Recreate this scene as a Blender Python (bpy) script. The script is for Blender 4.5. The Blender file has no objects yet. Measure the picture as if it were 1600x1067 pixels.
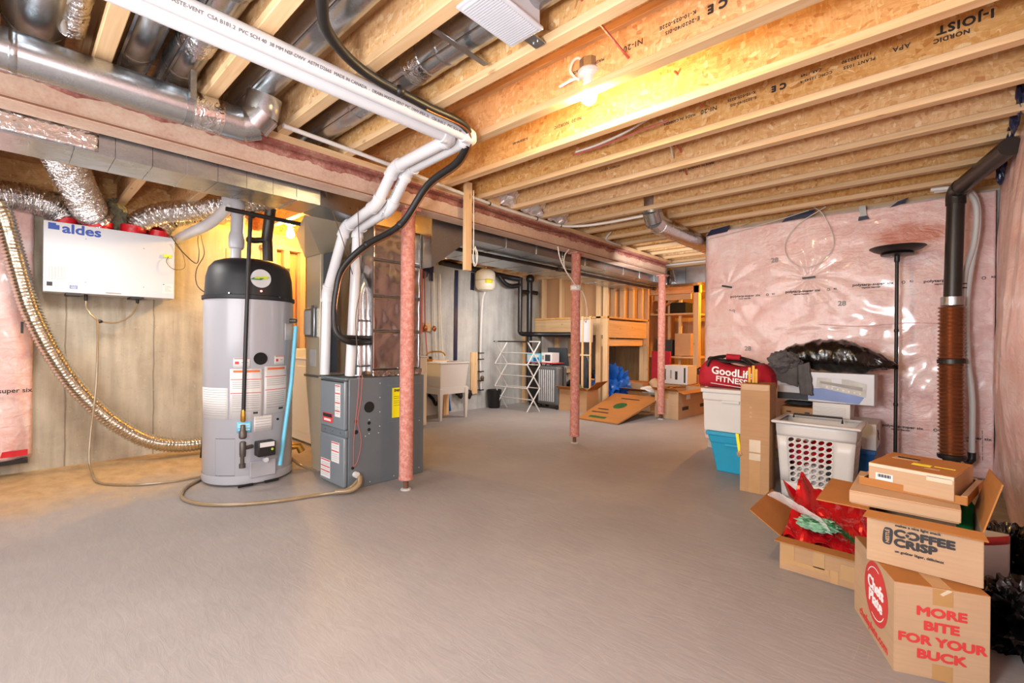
import bpy, bmesh, math, random
from mathutils import Vector, Matrix, noise
random.seed(7)
C = bpy.context.scene.collection
S = bpy.context.scene
PI = math.pi

# ------------------------------------------------------------------ camera, light, exposure
cam = bpy.data.cameras.new('camera'); cam.lens = 36*715/1600; cam.sensor_width = 36; cam.clip_start = .02
co = bpy.data.objects.new('camera', cam); C.objects.link(co)
co.matrix_world = (Matrix.Translation((0, 0, 1.1)) @ Matrix.Rotation(math.radians(42.36-90), 4, 'Z')
                   @ Matrix.Rotation(PI/2, 4, 'X') @ Matrix.Rotation(math.radians(.52), 4, 'Z'))
S.camera = co
S.view_settings.view_transform = 'Standard'; S.view_settings.look = 'None'
S.view_settings.exposure = 0.42; S.view_settings.gamma = 1.0; S.view_settings.use_curve_mapping = False
w = bpy.data.worlds.new('world'); S.world = w; w.use_nodes = True
w.node_tree.nodes['Background'].inputs[0].default_value = (1, .96, .92, 1)
w.node_tree.nodes['Background'].inputs[1].default_value = .25

def area(name, loc, target, sx, sy, power, col):
    l = bpy.data.lights.new(name, 'AREA'); l.shape = 'RECTANGLE'; l.size = sx; l.size_y = sy
    l.energy = power; l.color = col
    o = bpy.data.objects.new(name, l); C.objects.link(o); o.location = loc
    o.rotation_euler = (Vector(target)-Vector(loc)).to_track_quat('-Z', 'Y').to_euler()
    return o
area('rear_fill', (-1.6, 1.7, 1.5), (4.0, 2.4, 1.3), 2.6, 1.9, 96, (1, .985, .98))  # added soft fill from behind the camera, evens out the whole room
area('flash', (-.25, .55, 1.25), (4.0, 2.2, 1.2), .35, .25, 40, (1, .99, .99))
area('laundry_fill', (5.0, 4.1, 1.93), (5.6, 4.9, 0), .9, .35, 22, (1, .95, .9))  # added unseen fill over the laundry corner
area('storage_fill', (5.0, 2.3, 1.8), (7.2, 3.5, .5), .7, .4, 20, (1, .97, .94))  # added unseen fill aimed at the far boxes
area('stair_fill', (7.3, 4.4, 1.02), (7.4, 4.6, 0), .3, .2, 5, (1, .97, .93))  # added fill that brightens the space under the landing, no fixture
area('utility_fill', (.35, 4.2, 1.9), (.5, 4.9, 0), .8, .3, 15, (1, .96, .9))  # added unseen fill for the left wall and floor by the heater

# ------------------------------------------------------------------ mesh helpers
class MB:
    def __init__(s): s.v = []; s.f = []
    def add(s, vs, fs):
        n = len(s.v); s.v += [tuple(a) for a in vs]; s.f += [tuple(i+n for i in f) for f in fs]; return s
    def box(s, x0, x1, y0, y1, z0, z1):
        return s.add([(x, y, z) for z in (z0, z1) for y in (y0, y1) for x in (x0, x1)],
                     [(0,2,3,1), (4,5,7,6), (0,1,5,4), (2,6,7,3), (0,4,6,2), (1,3,7,5)])
    def obox(s, c, X, Y, Z):
        c, X, Y, Z = map(Vector, (c, X, Y, Z))
        return s.add([c+X*i+Y*j+Z*k for k in (-1,1) for j in (-1,1) for i in (-1,1)],
                     [(0,2,3,1), (4,5,7,6), (0,1,5,4), (2,6,7,3), (0,4,6,2), (1,3,7,5)])
    def rbox(s, cx, cy, sx, sy, z0, z1, ang):
        c, d = math.cos(ang), math.sin(ang)
        return s.obox((cx, cy, (z0+z1)/2), (c*sx/2, d*sx/2, 0), (-d*sy/2, c*sy/2, 0), (0, 0, (z1-z0)/2))
    def beam(s, a, b, w, h, up=(0,0,1)):
        a, b = Vector(a), Vector(b); Z = (b-a)/2; X = Z.cross(Vector(up))
        if X.length < 1e-6: X = Vector((1,0,0))
        X = X.normalized(); Y = Z.normalized().cross(X)
        return s.obox((a+b)/2, X*w/2, Y*h/2, Z)
    def slab(s, pts, t):            # thin quad/polygon sheet of thickness t
        p = [Vector(a) for a in pts]; n = (p[1]-p[0]).cross(p[2]-p[0]).normalized()*t/2; k = len(p)
        return s.add([a-n for a in p]+[a+n for a in p],
                     [tuple(range(k-1,-1,-1)), tuple(range(k,2*k))]+[(i,(i+1)%k,(i+1)%k+k,i+k) for i in range(k)])
    def lathe(s, c, prof, n=24, axis='z', caps=True):
        vs = []; fs = []; c = Vector(c)
        for r, h in prof:
            for i in range(n):
                a = 2*PI*i/n; x, y = r*math.cos(a), r*math.sin(a)
                vs.append(c+Vector({'z': (x,y,h), 'x': (h,x,y), 'y': (x,h,y)}[axis]))
        m = len(prof)
        for j in range(m-1):
            for i in range(n): fs.append((j*n+i, j*n+(i+1)%n, (j+1)*n+(i+1)%n, (j+1)*n+i))
        if caps: fs += [tuple(range(n-1,-1,-1)), tuple(range((m-1)*n, m*n))]
        return s.add(vs, fs)
    def tube(s, pts, r, n=12, res=0, corr=None, caps=True, crumple=0):
        P = [Vector(p) for p in pts]
        if res: P = catmull(P, res)
        if corr: P = resample(P, corr[1]/4.0)
        vs = []; fs = []; N = None; m = len(P)
        for k in range(m):
            T = (P[min(k+1,m-1)]-P[max(k-1,0)]).normalized()
            if N is None:
                N = T.cross(Vector((0,0,1)))
                if N.length < .05: N = T.cross(Vector((1,0,0)))
            N = (N-T*N.dot(T)).normalized(); B = T.cross(N)
            rr = r[k*len(r)//m] if isinstance(r, (list, tuple)) else r
            if corr: rr += corr[0]*math.sin(PI/2*k)
            for i in range(n):
                a = 2*PI*i/n; q = rr
                if crumple: q += crumple*noise.noise(Vector((k*.9, math.cos(a)*2.2, math.sin(a)*2.2)))
                vs.append(P[k]+(N*math.cos(a)+B*math.sin(a))*q)
        for k in range(m-1):
            for i in range(n): fs.append((k*n+i, k*n+(i+1)%n, (k+1)*n+(i+1)%n, (k+1)*n+i))
        if caps: fs += [tuple(range(n-1,-1,-1)), tuple(range((m-1)*n, m*n))]
        return s.add(vs, fs)
    def grid(s, fn, nu, nv):
        s.add([fn(i/nu, j/nv) for j in range(nv+1) for i in range(nu+1)],
              [(j*(nu+1)+i, j*(nu+1)+i+1, (j+1)*(nu+1)+i+1, (j+1)*(nu+1)+i) for j in range(nv) for i in range(nu)])
        return s
    def blob(s, c, rad, sub=4, amp=.15, fr=3, seed=0, ridged=False, flat=None):
        bm = bmesh.new(); bmesh.ops.create_icosphere(bm, subdivisions=sub, radius=1)
        for v in bm.verts:
            d = v.co.normalized(); q = noise.noise(d*fr+Vector((seed,)*3))
            q2 = noise.noise(d*fr*2.7+Vector((seed+9,)*3))
            if ridged: q = 1-2*abs(q)*1.6; q2 = 1-2*abs(q2)*1.6
            p = d*(1+amp*q+amp*.5*q2)
            v.co = Vector((p.x*rad[0]+c[0], p.y*rad[1]+c[1], p.z*rad[2]+c[2]))
            if flat is not None and v.co.z < flat: v.co.z = flat
        bm.verts.index_update()
        s.add([v.co for v in bm.verts], [tuple(v.index for v in f.verts) for f in bm.faces]); bm.free(); return s
def catmull(P, res):
    out = []; Q = [P[0]*2-P[1]]+P+[P[-1]*2-P[-2]]
    for i in range(1, len(Q)-2):
        a, b, c, d = Q[i-1:i+3]
        for k in range(res):
            t = k/res
            out.append(.5*((2*b)+(c-a)*t+(2*a-5*b+4*c-d)*t*t+(3*b-a-3*c+d)*t**3))
    return out+[P[-1]]
def resample(P, step):
    out = [P[0]]; acc = 0
    for a, b in zip(P, P[1:]):
        L = (b-a).length; t = step-acc
        while t <= L: out.append(a+(b-a)*(t/L)); t += step
        acc = L-(t-step)
    return out
def wloc(o):
    v = Vector((0,0,0))
    while o: v = v+o.location; o = o.parent
    return v
def obj(name, mb, m, parent=None, smooth=True, bevel=0, loc=None, seg=2, solid=0):
    org = Vector(loc) if loc is not None else Vector((0,0,0))
    base = wloc(parent)+org if parent else org
    me = bpy.data.meshes.new(name); me.from_pydata([Vector(v)-base for v in mb.v], [], mb.f)
    bm = bmesh.new(); bm.from_mesh(me); bmesh.ops.recalc_face_normals(bm, faces=bm.faces); bm.to_mesh(me); bm.free()
    if smooth:
        me.shade_smooth(); me.set_sharp_from_angle(angle=math.radians(38))
    me.materials.append(m)
    o = bpy.data.objects.new(name, me); C.objects.link(o); o.location = org; o.parent = parent
    if solid:
        d = o.modifiers.new('solid', 'SOLIDIFY'); d.thickness = solid; d.offset = 0
    if bevel:
        b = o.modifiers.new('bevel', 'BEVEL'); b.width = bevel; b.segments = seg; b.limit_method = 'ANGLE'
    return o
def thing(name, label, cat, loc=(0,0,0), group=None):
    o = bpy.data.objects.new(name, None); C.objects.link(o); o.location = loc; o.empty_display_size = .1
    return tag(o, label, cat, group)
def tag(o, label, cat, group=None):
    o['label'] = label; o['category'] = cat
    if group: o['group'] = group
    return o
def one(name, label, cat, mb, m, group=None, loc=None, **k):       # a thing that is a single mesh
    if loc is None:
        xs = list(zip(*mb.v)); loc = ((min(xs[0])+max(xs[0]))/2, (min(xs[1])+max(xs[1]))/2, min(xs[2]))
    return tag(obj(name, mb, m, None, loc=loc, **k), label, cat, group)
def struct(name, mb, m, parent=None, **k):
    o = obj(name, mb, m, parent, **k)
    if not parent: o['kind'] = 'structure'
    return o
def share(o, loc, parent, name=None):
    c = o.copy(); C.objects.link(c); c.location = loc; c.parent = parent
    return c
def text(name, body, m, org, X, Y, size, parent, bold=0, align='CENTER', sx=1, lift=.0008, ext=.0004, shear=0, sp=1):
    cu = bpy.data.curves.new('t', 'FONT'); cu.body = body; cu.size = size; cu.align_x = align; cu.align_y = 'CENTER'
    cu.extrude = ext; cu.resolution_u = 3; cu.shear = shear; cu.space_character = sp; cu.space_line = .95
    t = bpy.data.objects.new('t', cu); C.objects.link(t)
    me = bpy.data.meshes.new_from_object(t.evaluated_get(bpy.context.evaluated_depsgraph_get()))
    bpy.data.objects.remove(t); bpy.data.curves.remove(cu)
    X = Vector(X).normalized(); Y = Vector(Y).normalized(); N = X.cross(Y)
    base = wloc(parent) if parent else Vector((0,0,0))
    for v in me.vertices: v.co = Vector(org)-base+X*v.co.x*sx+Y*v.co.y+N*(v.co.z+lift)
    if bold:
        vs = [v.co.copy() for v in me.vertices]; fs = [tuple(p.vertices) for p in me.polygons]; me = bpy.data.meshes.new(name); V = []; Q = []
        for i, (dx, dy) in enumerate(((0,0), (bold,0), (-bold,0), (0,bold), (0,-bold), (bold*.7,bold*.7), (-bold*.7,bold*.7), (bold*.7,-bold*.7), (-bold*.7,-bold*.7))):
            n = len(V); V += [v+X*dx+Y*dy+N*i*2e-5 for v in vs]; Q += [tuple(k+n for k in f) for f in fs]
        me.from_pydata(V, [], Q)
    me.materials.clear(); me.materials.append(m); me.name = name
    o = bpy.data.objects.new(name, me); C.objects.link(o); o.parent = parent
    return o

# ------------------------------------------------------------------ materials
def lin(h):
    if isinstance(h, str): h = tuple(int(h[i:i+2], 16)/255 for i in (0,2,4))
    return tuple(c/12.92 if c <= .04045 else ((c+.055)/1.055)**2.4 for c in h)+(1,)
class NT:
    def __init__(s, name):
        s.m = bpy.data.materials.new(name); s.m.use_nodes = True; s.t = s.m.node_tree; s.b = s.t.nodes['Principled BSDF']
        s.co = s.t.nodes.new('ShaderNodeTexCoord').outputs['Object']
    def n(s, typ, ins=None, **p):
        q = s.t.nodes.new('ShaderNode'+typ)
        for k, v in p.items(): setattr(q, k, v)
        for k, v in (ins or {}).items(): s.set(q.inputs[k], v)
        return q
    def set(s, i, v):
        if hasattr(v, 'links'): s.t.links.new(v, i)
        else: i.default_value = v
    def map(s, sc=(1,1,1), rot=(0,0,0), src=None, off=None):
        q = s.n('Mapping', {'Vector': src or s.co, 'Scale': sc, 'Rotation': rot})
        if off is not None: s.set(q.inputs['Location'], off)
        return q.outputs[0]
    def rnd(s):
        oi = s.n('ObjectInfo'); return s.n('Math', {0: oi.outputs['Random'], 1: 37.0}, operation='MULTIPLY').outputs[0]
    def noise(s, vec, scale, det=4, rough=.55, dist=0):
        return s.n('TexNoise', {'Vector': vec, 'Scale': scale, 'Detail': det, 'Roughness': rough, 'Distortion': dist}).outputs['Fac']
    def ramp(s, fac, stops):
        q = s.n('ValToRGB', {'Fac': fac}); e = q.color_ramp.elements
        while len(e) < len(stops): e.new(.5)
        for el, (p, c) in zip(e, stops): el.position = p; el.color = c if len(c) == 4 else lin(c)
        return q.outputs[0]
    def mix(s, fac, a, b, mode='MIX'):
        q = s.n('Mix', data_type='RGBA', blend_type=mode); s.set(q.inputs[0], fac); s.set(q.inputs[6], a); s.set(q.inputs[7], b)
        return q.outputs[2]
    def bump(s, h, st=.3, d=.01):
        s.set(s.b.inputs['Normal'], s.n('Bump', {'Height': h, 'Strength': st, 'Distance': d}).outputs[0])
    def out(s, **k):
        for a, v in k.items(): s.set(s.b.inputs[{'col': 'Base Color', 'rough': 'Roughness', 'metal': 'Metallic', 'spec': 'Specular IOR Level',
            'coat': 'Coat Weight', 'coatr': 'Coat Roughness', 'em': 'Emission Color', 'es': 'Emission Strength', 'tr': 'Transmission Weight',
            'alpha': 'Alpha', 'sss': 'Subsurface Weight'}[a]], v)
        return s.m
def plain(name, c, rough=.5, metal=0, var=.12, sc=9, bump=0, coat=0, stretch=(1,1,1), bsc=None, bd=.003):
    t = NT(name); c = lin(c); v = t.map(stretch)
    f = t.noise(v, sc); col = t.ramp(f, [(.3, tuple(x*(1-var) for x in c[:3])+(1,)), (.7, tuple(min(1, x*(1+var*.6)) for x in c[:3])+(1,))])
    if bump: t.bump(t.noise(v, bsc or sc*3), bump, bd)
    return t.out(col=col, rough=rough, metal=metal, coat=coat, coatr=.15)
def wood(name, a, b, axis, sc=1.0, rough=.6):
    t = NT(name); st = [26, 26, 26]; st['xyz'.index(axis)] = 1.3
    v = t.map(st, off=t.n('CombineXYZ', {0: t.rnd(), 1: t.rnd(), 2: t.rnd()}).outputs[0])
    f = t.noise(v, 1.1*sc, 5, .6, .8); col = t.ramp(f, [(.28, a), (.72, b)])
    kn = t.n('TexVoronoi', {'Vector': t.map([4.2 if 'xyz'[i] != axis else 1.6 for i in range(3)], off=t.n('CombineXYZ', {0: t.rnd(), 1: t.rnd(), 2: t.rnd()}).outputs[0]), 'Scale': 2.2}).outputs['Distance']
    k = t.ramp(kn, [(.05, (1,1,1,1)), (.11, (0,0,0,1))])
    col = t.mix(t.n('Math', {0: k, 1: .55}, operation='MULTIPLY').outputs[0], col, lin('8a5a30'))
    hv = t.n('HueSaturation', {'Color': col, 'Value': t.n('MapRange', {'Value': t.n('ObjectInfo').outputs['Random'], 'To Min': .86, 'To Max': 1.1}).outputs[0]}).outputs[0]
    t.bump(f, .12, .004)
    return t.out(col=hv, rough=rough, spec=.3)
def osb(name, dark=1.0):
    t = NT(name); off = t.n('CombineXYZ', {0: t.rnd(), 1: t.rnd(), 2: t.rnd()}).outputs[0]
    base = t.n('Mapping', {'Vector': t.co, 'Location': off}).outputs[0]
    w = t.n('TexNoise', {'Vector': base, 'Scale': 6.0, 'Detail': 2.0}).outputs['Color']
    vv = t.n('Mix', {0: .07}, data_type='VECTOR'); t.set(vv.inputs[4], base); t.set(vv.inputs[5], w); vv = vv.outputs[1]
    def lay(rot, sc):
        a = t.n('TexVoronoi', {'Vector': t.map(sc, rot, vv), 'Scale': 1.0, 'Randomness': 1.0})
        return a.outputs['Color'], a.outputs['Distance']
    c1, d1 = lay((.5, .4, .5), (28, 60, 44)); c2, d2 = lay((-.7, .9, -.5), (64, 24, 54))
    sel = t.n('TexVoronoi', {'Vector': t.map((19, 19, 19), (0,0,.3), vv), 'Scale': 1.0}).outputs['Color']
    sx = t.n('SeparateColor', {0: sel}).outputs[0]
    r1 = t.n('SeparateColor', {0: c1}).outputs[0]; r2 = t.n('SeparateColor', {0: c2}).outputs[1]
    m = t.n('Mix', {0: t.n('Math', {0: sx, 1: .5}, operation='GREATER_THAN').outputs[0], 2: r1, 3: r2}).outputs[0]
    col = t.ramp(m, [(0, 'c09060'), (.08, 'd0a674'), (.5, 'dab282'), (.9, 'e0bc8e'), (1, 'ead2ae')])
    fine = t.noise(t.map((60, 60, 60), src=base), 1.2, 4)
    s1 = t.noise(t.map((20, 16, 150), (.7, 0, .2), vv), .9, 4, .6); s2 = t.noise(t.map((20, 150, 18), (-.6, .1, .3), vv), .9, 4, .6)
    st = t.n('Mix', {0: t.n('Math', {0: sx, 1: .5}, operation='GREATER_THAN').outputs[0], 2: s1, 3: s2}).outputs[0]
    col = t.mix(.5, col, t.ramp(st, [(.33, 'b08458'), (.5, 'c4a078'), (.66, 'f0dcb8')]), 'SOFT_LIGHT')
    dk = t.ramp(t.noise(t.map((26, 60, 60), (.8, .2, .1), vv), 1.0, 3, .6), [(.27, (1,1,1,1)), (.33, (0,0,0,1))])
    col = t.mix(t.n('Math', {0: dk, 1: .5}, operation='MULTIPLY').outputs[0], col, lin('85582f'))
    lt = t.ramp(t.noise(t.map((24, 50, 70), (-.6, .2, .4), vv, off=(3,3,3)), 1.0, 3, .6), [(.66, (0,0,0,1)), (.72, (1,1,1,1))])
    col = t.mix(t.n('Math', {0: lt, 1: .6}, operation='MULTIPLY').outputs[0], col, lin('f0dcb8'))
    fh = t.n('HueSaturation', {'Color': col, 'Value': t.n('MapRange', {'Value': t.n('ObjectInfo').outputs['Random'], 'To Min': .9, 'To Max': 1.05}).outputs[0], 'Saturation': t.n('MapRange', {'Value': t.n('ObjectInfo').outputs['Random'], 'To Min': 1.08, 'To Max': .85}).outputs[0]}).outputs[0]
    col = fh
    t.bump(t.n('Math', {0: m, 1: fine}, operation='ADD').outputs[0], .22, .004)
    return t.out(col=col, rough=.7, spec=.25)
def galv(name, c='ccd0d4', rough=.36, sp=40, wav=.2):
    t = NT(name); vo = t.n('TexVoronoi', {'Vector': t.co, 'Scale': float(sp)}).outputs['Color']
    v = t.n('SeparateColor', {0: vo}).outputs[0]; c = lin(c)
    col = t.ramp(v, [(0, tuple(x*.93 for x in c[:3])+(1,)), (1, tuple(min(1, x*1.06) for x in c[:3])+(1,))])
    t.bump(t.noise(t.co, 5, 2), wav, .03)
    r = t.n('MapRange', {'Value': t.noise(t.co, 7, 3), 'To Min': max(.06, rough-.08), 'To Max': rough+.1}).outputs[0]
    return t.out(col=col, rough=r, metal=.97)
def foil(name, c='d8d8da', bs=60, st=.8, rough=.16):
    t = NT(name); h = t.noise(t.co, bs, 3, .6, .6)
    t.bump(h, st, .01); return t.out(col=lin(c), rough=rough, metal=1.0)
def card(name, c='b08a66'):
    t = NT(name); f = t.noise(t.map((3, 3, 60)), 1.5, 3); c = lin(c)
    f2 = t.noise(t.co, 4, 3)
    col = t.ramp(t.n('Mix', {0: .5, 2: f, 3: f2}).outputs[0], [(.3, tuple(x*.9 for x in c[:3])+(1,)), (.7, tuple(x*1.08 for x in c[:3])+(1,))])
    t.bump(f, .08, .002); return t.out(col=col, rough=.75, spec=.2)
def poly_mat(name, a, b, stain=None):
    t = NT(name)
    f = t.noise(t.map((1, 1, 1.6)), 2.4, 7, .62, .9); g = t.noise(t.map((1, 1, .5)), 14, 5, .6, 1.2)
    col = t.ramp(t.n('Mix', {0: .45, 2: f, 3: g}).outputs[0], [(.32, a), (.5, b), (.68, 'f0dedc')])
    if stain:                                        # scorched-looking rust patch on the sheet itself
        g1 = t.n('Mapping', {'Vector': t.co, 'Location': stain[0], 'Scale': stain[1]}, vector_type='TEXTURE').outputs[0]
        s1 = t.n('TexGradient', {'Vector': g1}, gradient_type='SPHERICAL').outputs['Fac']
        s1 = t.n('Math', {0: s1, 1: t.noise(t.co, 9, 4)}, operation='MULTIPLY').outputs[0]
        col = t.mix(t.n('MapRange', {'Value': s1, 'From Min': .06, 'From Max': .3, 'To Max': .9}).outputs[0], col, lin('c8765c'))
    n1 = t.noise(t.map((1, 1, 2.2), (.2, .5, 0)), 7, 3, .5, 1.6); n2 = t.noise(t.co, 38, 2, .5, .5)
    t.bump(t.n('Mix', {0: .3, 2: n1, 3: n2}).outputs[0], .55, .02)
    return t.out(col=col, rough=.36, coat=.38, coatr=.1, spec=.4)
def conc(name, a, b, seam=True):
    t = NT(name); f = t.noise(t.co, 1.7, 8, .65, .4); g = t.noise(t.map((9, 9, .8)), 1.2, 4, .6)
    col = t.ramp(t.n('Mix', {0: .45, 2: f, 3: g}).outputs[0], [(.3, a), (.62, b)])
    sp = t.ramp(t.noise(t.co, 22, 5, .7), [(.6, (0,0,0,1)), (.72, (1,1,1,1))])
    col = t.mix(t.n('Math', {0: sp, 1: .35}, operation='MULTIPLY').outputs[0], col, lin('d8d2c4'))
    pit = t.ramp(t.noise(t.co, 48, 3, .6), [(.28, (1,1,1,1)), (.36, (0,0,0,1))])
    col = t.mix(t.n('Math', {0: pit, 1: .3}, operation='MULTIPLY').outputs[0], col, lin('6c665c'))
    stn = t.ramp(t.noise(t.map((7, 7, .5), off=(2,1,0)), 1.1, 5, .7, .6), [(.60, (0,0,0,1)), (.74, (1,1,1,1))])
    col = t.mix(t.n('Math', {0: stn, 1: .55}, operation='MULTIPLY').outputs[0], col, lin('7d6a52'))
    t.bump(f, .5, .02); return t.out(col=col, rough=.9, spec=.2)
def floor_mat():
    t = NT('floor_paint'); f = t.noise(t.co, 1.2, 7, .6, .5); g = t.noise(t.map((30, 7, 1), (0,0,.9)), 1.0, 4, .7, 1.0)
    base = t.ramp(t.n('Mix', {0: .4, 2: f, 3: g}).outputs[0], [(.3, '8c8685'), (.55, '999391'), (.75, 'a49e9c')])
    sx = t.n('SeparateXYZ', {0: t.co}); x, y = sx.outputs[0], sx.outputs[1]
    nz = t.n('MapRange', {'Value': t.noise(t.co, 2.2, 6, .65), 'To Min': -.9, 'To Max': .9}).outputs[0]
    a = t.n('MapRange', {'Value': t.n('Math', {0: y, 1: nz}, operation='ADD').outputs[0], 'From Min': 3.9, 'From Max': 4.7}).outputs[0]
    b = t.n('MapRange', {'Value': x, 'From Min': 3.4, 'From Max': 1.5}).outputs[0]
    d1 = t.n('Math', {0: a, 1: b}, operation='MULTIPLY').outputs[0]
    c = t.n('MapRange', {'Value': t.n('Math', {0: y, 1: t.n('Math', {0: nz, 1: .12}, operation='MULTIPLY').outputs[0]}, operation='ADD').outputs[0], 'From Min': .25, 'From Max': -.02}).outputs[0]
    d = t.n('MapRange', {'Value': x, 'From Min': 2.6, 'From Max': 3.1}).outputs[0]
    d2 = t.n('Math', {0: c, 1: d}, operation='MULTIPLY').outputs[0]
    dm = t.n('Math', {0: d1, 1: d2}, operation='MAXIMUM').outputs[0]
    tan = t.ramp(t.noise(t.map((9, 5, 1), (0,0,.4)), 1.2, 6, .65), [(.3, 'a5875f'), (.7, 'c9ab80')])  # tan zones by the walls: dust, with warm bulb light painted in
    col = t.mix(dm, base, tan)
    dots = t.ramp(t.n('TexVoronoi', {'Vector': t.co, 'Scale': 2.3}).outputs['Distance'], [(.012, (1,1,1,1)), (.02, (0,0,0,1))])
    col = t.mix(t.n('Math', {0: dots, 1: .5}, operation='MULTIPLY').outputs[0], col, lin('d8d4d0'))
    scr = t.ramp(t.noise(t.map((2, 60, 1), (0,0,.5), off=(3,1,0)), .9, 5, .7, 2.0), [(.62, (0,0,0,1)), (.7, (1,1,1,1))])
    col = t.mix(t.n('Math', {0: scr, 1: .14}, operation='MULTIPLY').outputs[0], col, lin('c9c4c0'))
    t.bump(t.n('Mix', {0: .6, 2: f, 3: g}).outputs[0], .4, .008)
    return t.out(col=col, rough=.5, spec=.4)
def rust(name, a, b, c, sc=7, fine=60):
    t = NT(name); f = t.noise(t.co, sc, 8, .7, .3); g = t.noise(t.co, fine, 4, .7)
    col = t.ramp(t.n('Mix', {0: .4, 2: f, 3: g}).outputs[0], [(.34, a), (.48, b), (.64, c)])
    t.bump(g, .15, .003); return t.out(col=col, rough=.7, spec=.3)
def glow(name, c, st):
    t = NT(name); return t.out(col=lin('ffffff'), em=lin(c), es=st)

M = {}
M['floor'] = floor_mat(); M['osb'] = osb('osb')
for a in 'xyz': M['pine_'+a] = wood('pine_'+a, 'cda577', 'e2c49c', a)
M['pine_old'] = wood('pine_old', 'b58a5c', 'd8b78c', 'z')
M['seamc'] = conc('concrete_seam', '7a6e5e', 'a0937f'); M['conc'] = conc('concrete_warm', '8e8474', 'c4bbaa'); M['concg'] = conc('concrete_grey', '939392', 'c2c2bf')
M['steel'] = rust('primed_steel', 'bb9080', 'cbac98', 'd8c2ac', 3.0); M['steelr'] = rust('primed_steel_red', '80463f', '9c6258', 'c09a88', 9); M['post'] = rust('primed_post', 'a85f54', 'ba7a6e', 'cfa296', 26)
M['darkrust'] = plain('bare_rust', '6e4a38', .8)
M['galv'] = galv('galvanised', 'b4b9be', .24, 170, .14); M['galvd'] = galv('galvanised_dull', 'a4a9ae', .3, 170, .14); M['galvround'] = galv('galvanised_round', 'c2c8cd', .25, 160, .05)
M['duct_beige'] = plain('dull_beige_sheet', 'c2b6a0', .38, .55, .06, 3); M['plen'] = galv('plenum_sheet', 'c9c2be', .15, 190, .3)
M['foil'] = foil('flex_foil', 'dededf', 45, .9, .1); M['foilgold'] = foil('flex_foil_gold', 'dedacf', 40, .12, .18); M['baffle'] = plain('baffle_foil', 'e2e2e6', .25, .6, .03, 8); M['foilt'] = foil('foil_tape', 'e4e4e6', 25, .9, .12)
M['pvc'] = plain('white_pvc', 'd3d4d8', .28, var=.03); M['pvcgrey'] = plain('grey_pvc', 'b8bac2', .35, var=.04)
M['black'] = plain('black_rubber', '1c1b1b', .45, var=.2); M['abs'] = plain('black_abs', '17171a', .35, var=.2)
M['soot'] = plain('black_vent_pipe', '2a2523', .38, var=.35, sc=6)
M['iron'] = plain('black_iron', '2a292b', .4, .4); M['ironr'] = plain('grey_iron', '5e5853', .45, .6)
M['white'] = plain('white_enamel', 'c6c8cf', .35, var=.03, sc=2); M['offw'] = plain('ivory_enamel', 'e0d8c8', .4, var=.04, sc=2)
M['plasticw'] = plain('white_plastic', 'd4d2d0', .4, var=.04, sc=4)
M['navyt'] = plain('navy_tape', '1d2747', .3, var=.3, bump=.5, sc=12); M['redt'] = plain('red_tape', 'cf1f2c', .3, var=.25, bump=.6, sc=16)
M['tank'] = plain('heater_grey', 'a9aab2', .3, var=.04, sc=2, coat=.3); M['tanktop'] = plain('heater_cap', '15181f', .5, var=.1)
M['furn'] = plain('furnace_grey', '6c757c', .38, .2, .06, 3); M['furnd'] = plain('furnace_front_grey', '7c848b', .35, .2, .06, 3)
M['paper'] = plain('label_paper', 'd8d6d6', .6, var=.03); M['ink'] = plain('dark_ink', '2e2c2e', .6); M['inkg2'] = plain('mid_grey_ink', '6a6868', .6); M['inkg'] = plain('grey_ink', '9a9694', .6)
M['redink'] = plain('red_ink', 'cc3a38', .6, var=.05); M['blueink'] = plain('blue_ink', '2448a0', .5, var=.05); M['orange'] = plain('orange_ink', 'e0703c', .6)
M['yellow'] = plain('yellow_label', 'f0e010', .5, var=.05); M['lime'] = plain('lime_label', 'c2d23a', .5); M['whiteink'] = plain('white_ink', 'f0f0f0', .6, var=.02)
M['skyb'] = plain('sky_blue_plastic', '6cc4e4', .35, var=.06); M['card'] = card('cardboard'); M['cardd'] = card('cardboard_inside', 'a8703c'); M['cardp'] = card('cardboard_pale', 'b99878')
M['tape'] = plain('brown_tape', 'b48a58', .25, var=.06, coat=.5); M['clear'] = plain('clear_tape', 'd0bfa6', .12, var=.1, coat=.8)
M['tubing'] = plain('clear_tan_tubing', '8f7a5c', .25, var=.15, coat=.5); M['copper'] = plain('copper', 'b5744c', .3, .9, .1)
M['copflex'] = plain('copper_brown_flex', 'a06a48', .28, .65, .2, 5, coat=.2); M['wire'] = plain('brown_wire', '5a4636', .5); M['redwire'] = plain('red_wire', 'b65a52', .5)
M['wirew'] = plain('white_cable', 'e0dcd6', .45); M['redbag'] = plain('red_canvas', 'b3122c', .75, var=.18, bump=.35, sc=10, bsc=160, bd=.002)
M['redfoil'] = plain('red_gift_foil', 'c40f1c', .16, .35, .2, 8, coat=.6, bump=.3); M['bluebin'] = plain('cyan_plastic', '2a9fc8', .38, var=.05, sc=3); M['bluedark'] = plain('blue_plastic', '1560a8', .38, var=.08)
M['blackbag'] = plain('black_polythene', '0b0a0b', .16, var=.3, coat=.7, bump=.5, sc=6, bsc=26, bd=.02); M['cloth'] = plain('grey_cloth', '5c5a5b', .95, var=.3, sc=8, bump=.4, bsc=120)
M['green'] = plain('green_plastic', '147a40', .3); M['darkgreen'] = plain('fir_green', '1f5a2a', .6, var=.4, sc=40); M['seagreen'] = plain('sea_green', '7fae92', .4, var=.3, sc=30); M['brass'] = plain('brass', 'b98a3a', .35, .8)
M['gypsum'] = plain('tan_sheathing', 'a9825e', .8, var=.06, sc=2); M['bluetarp'] = plain('blue_tarp', '1c5cb4', .3, var=.25, bump=.5, sc=8)
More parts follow.
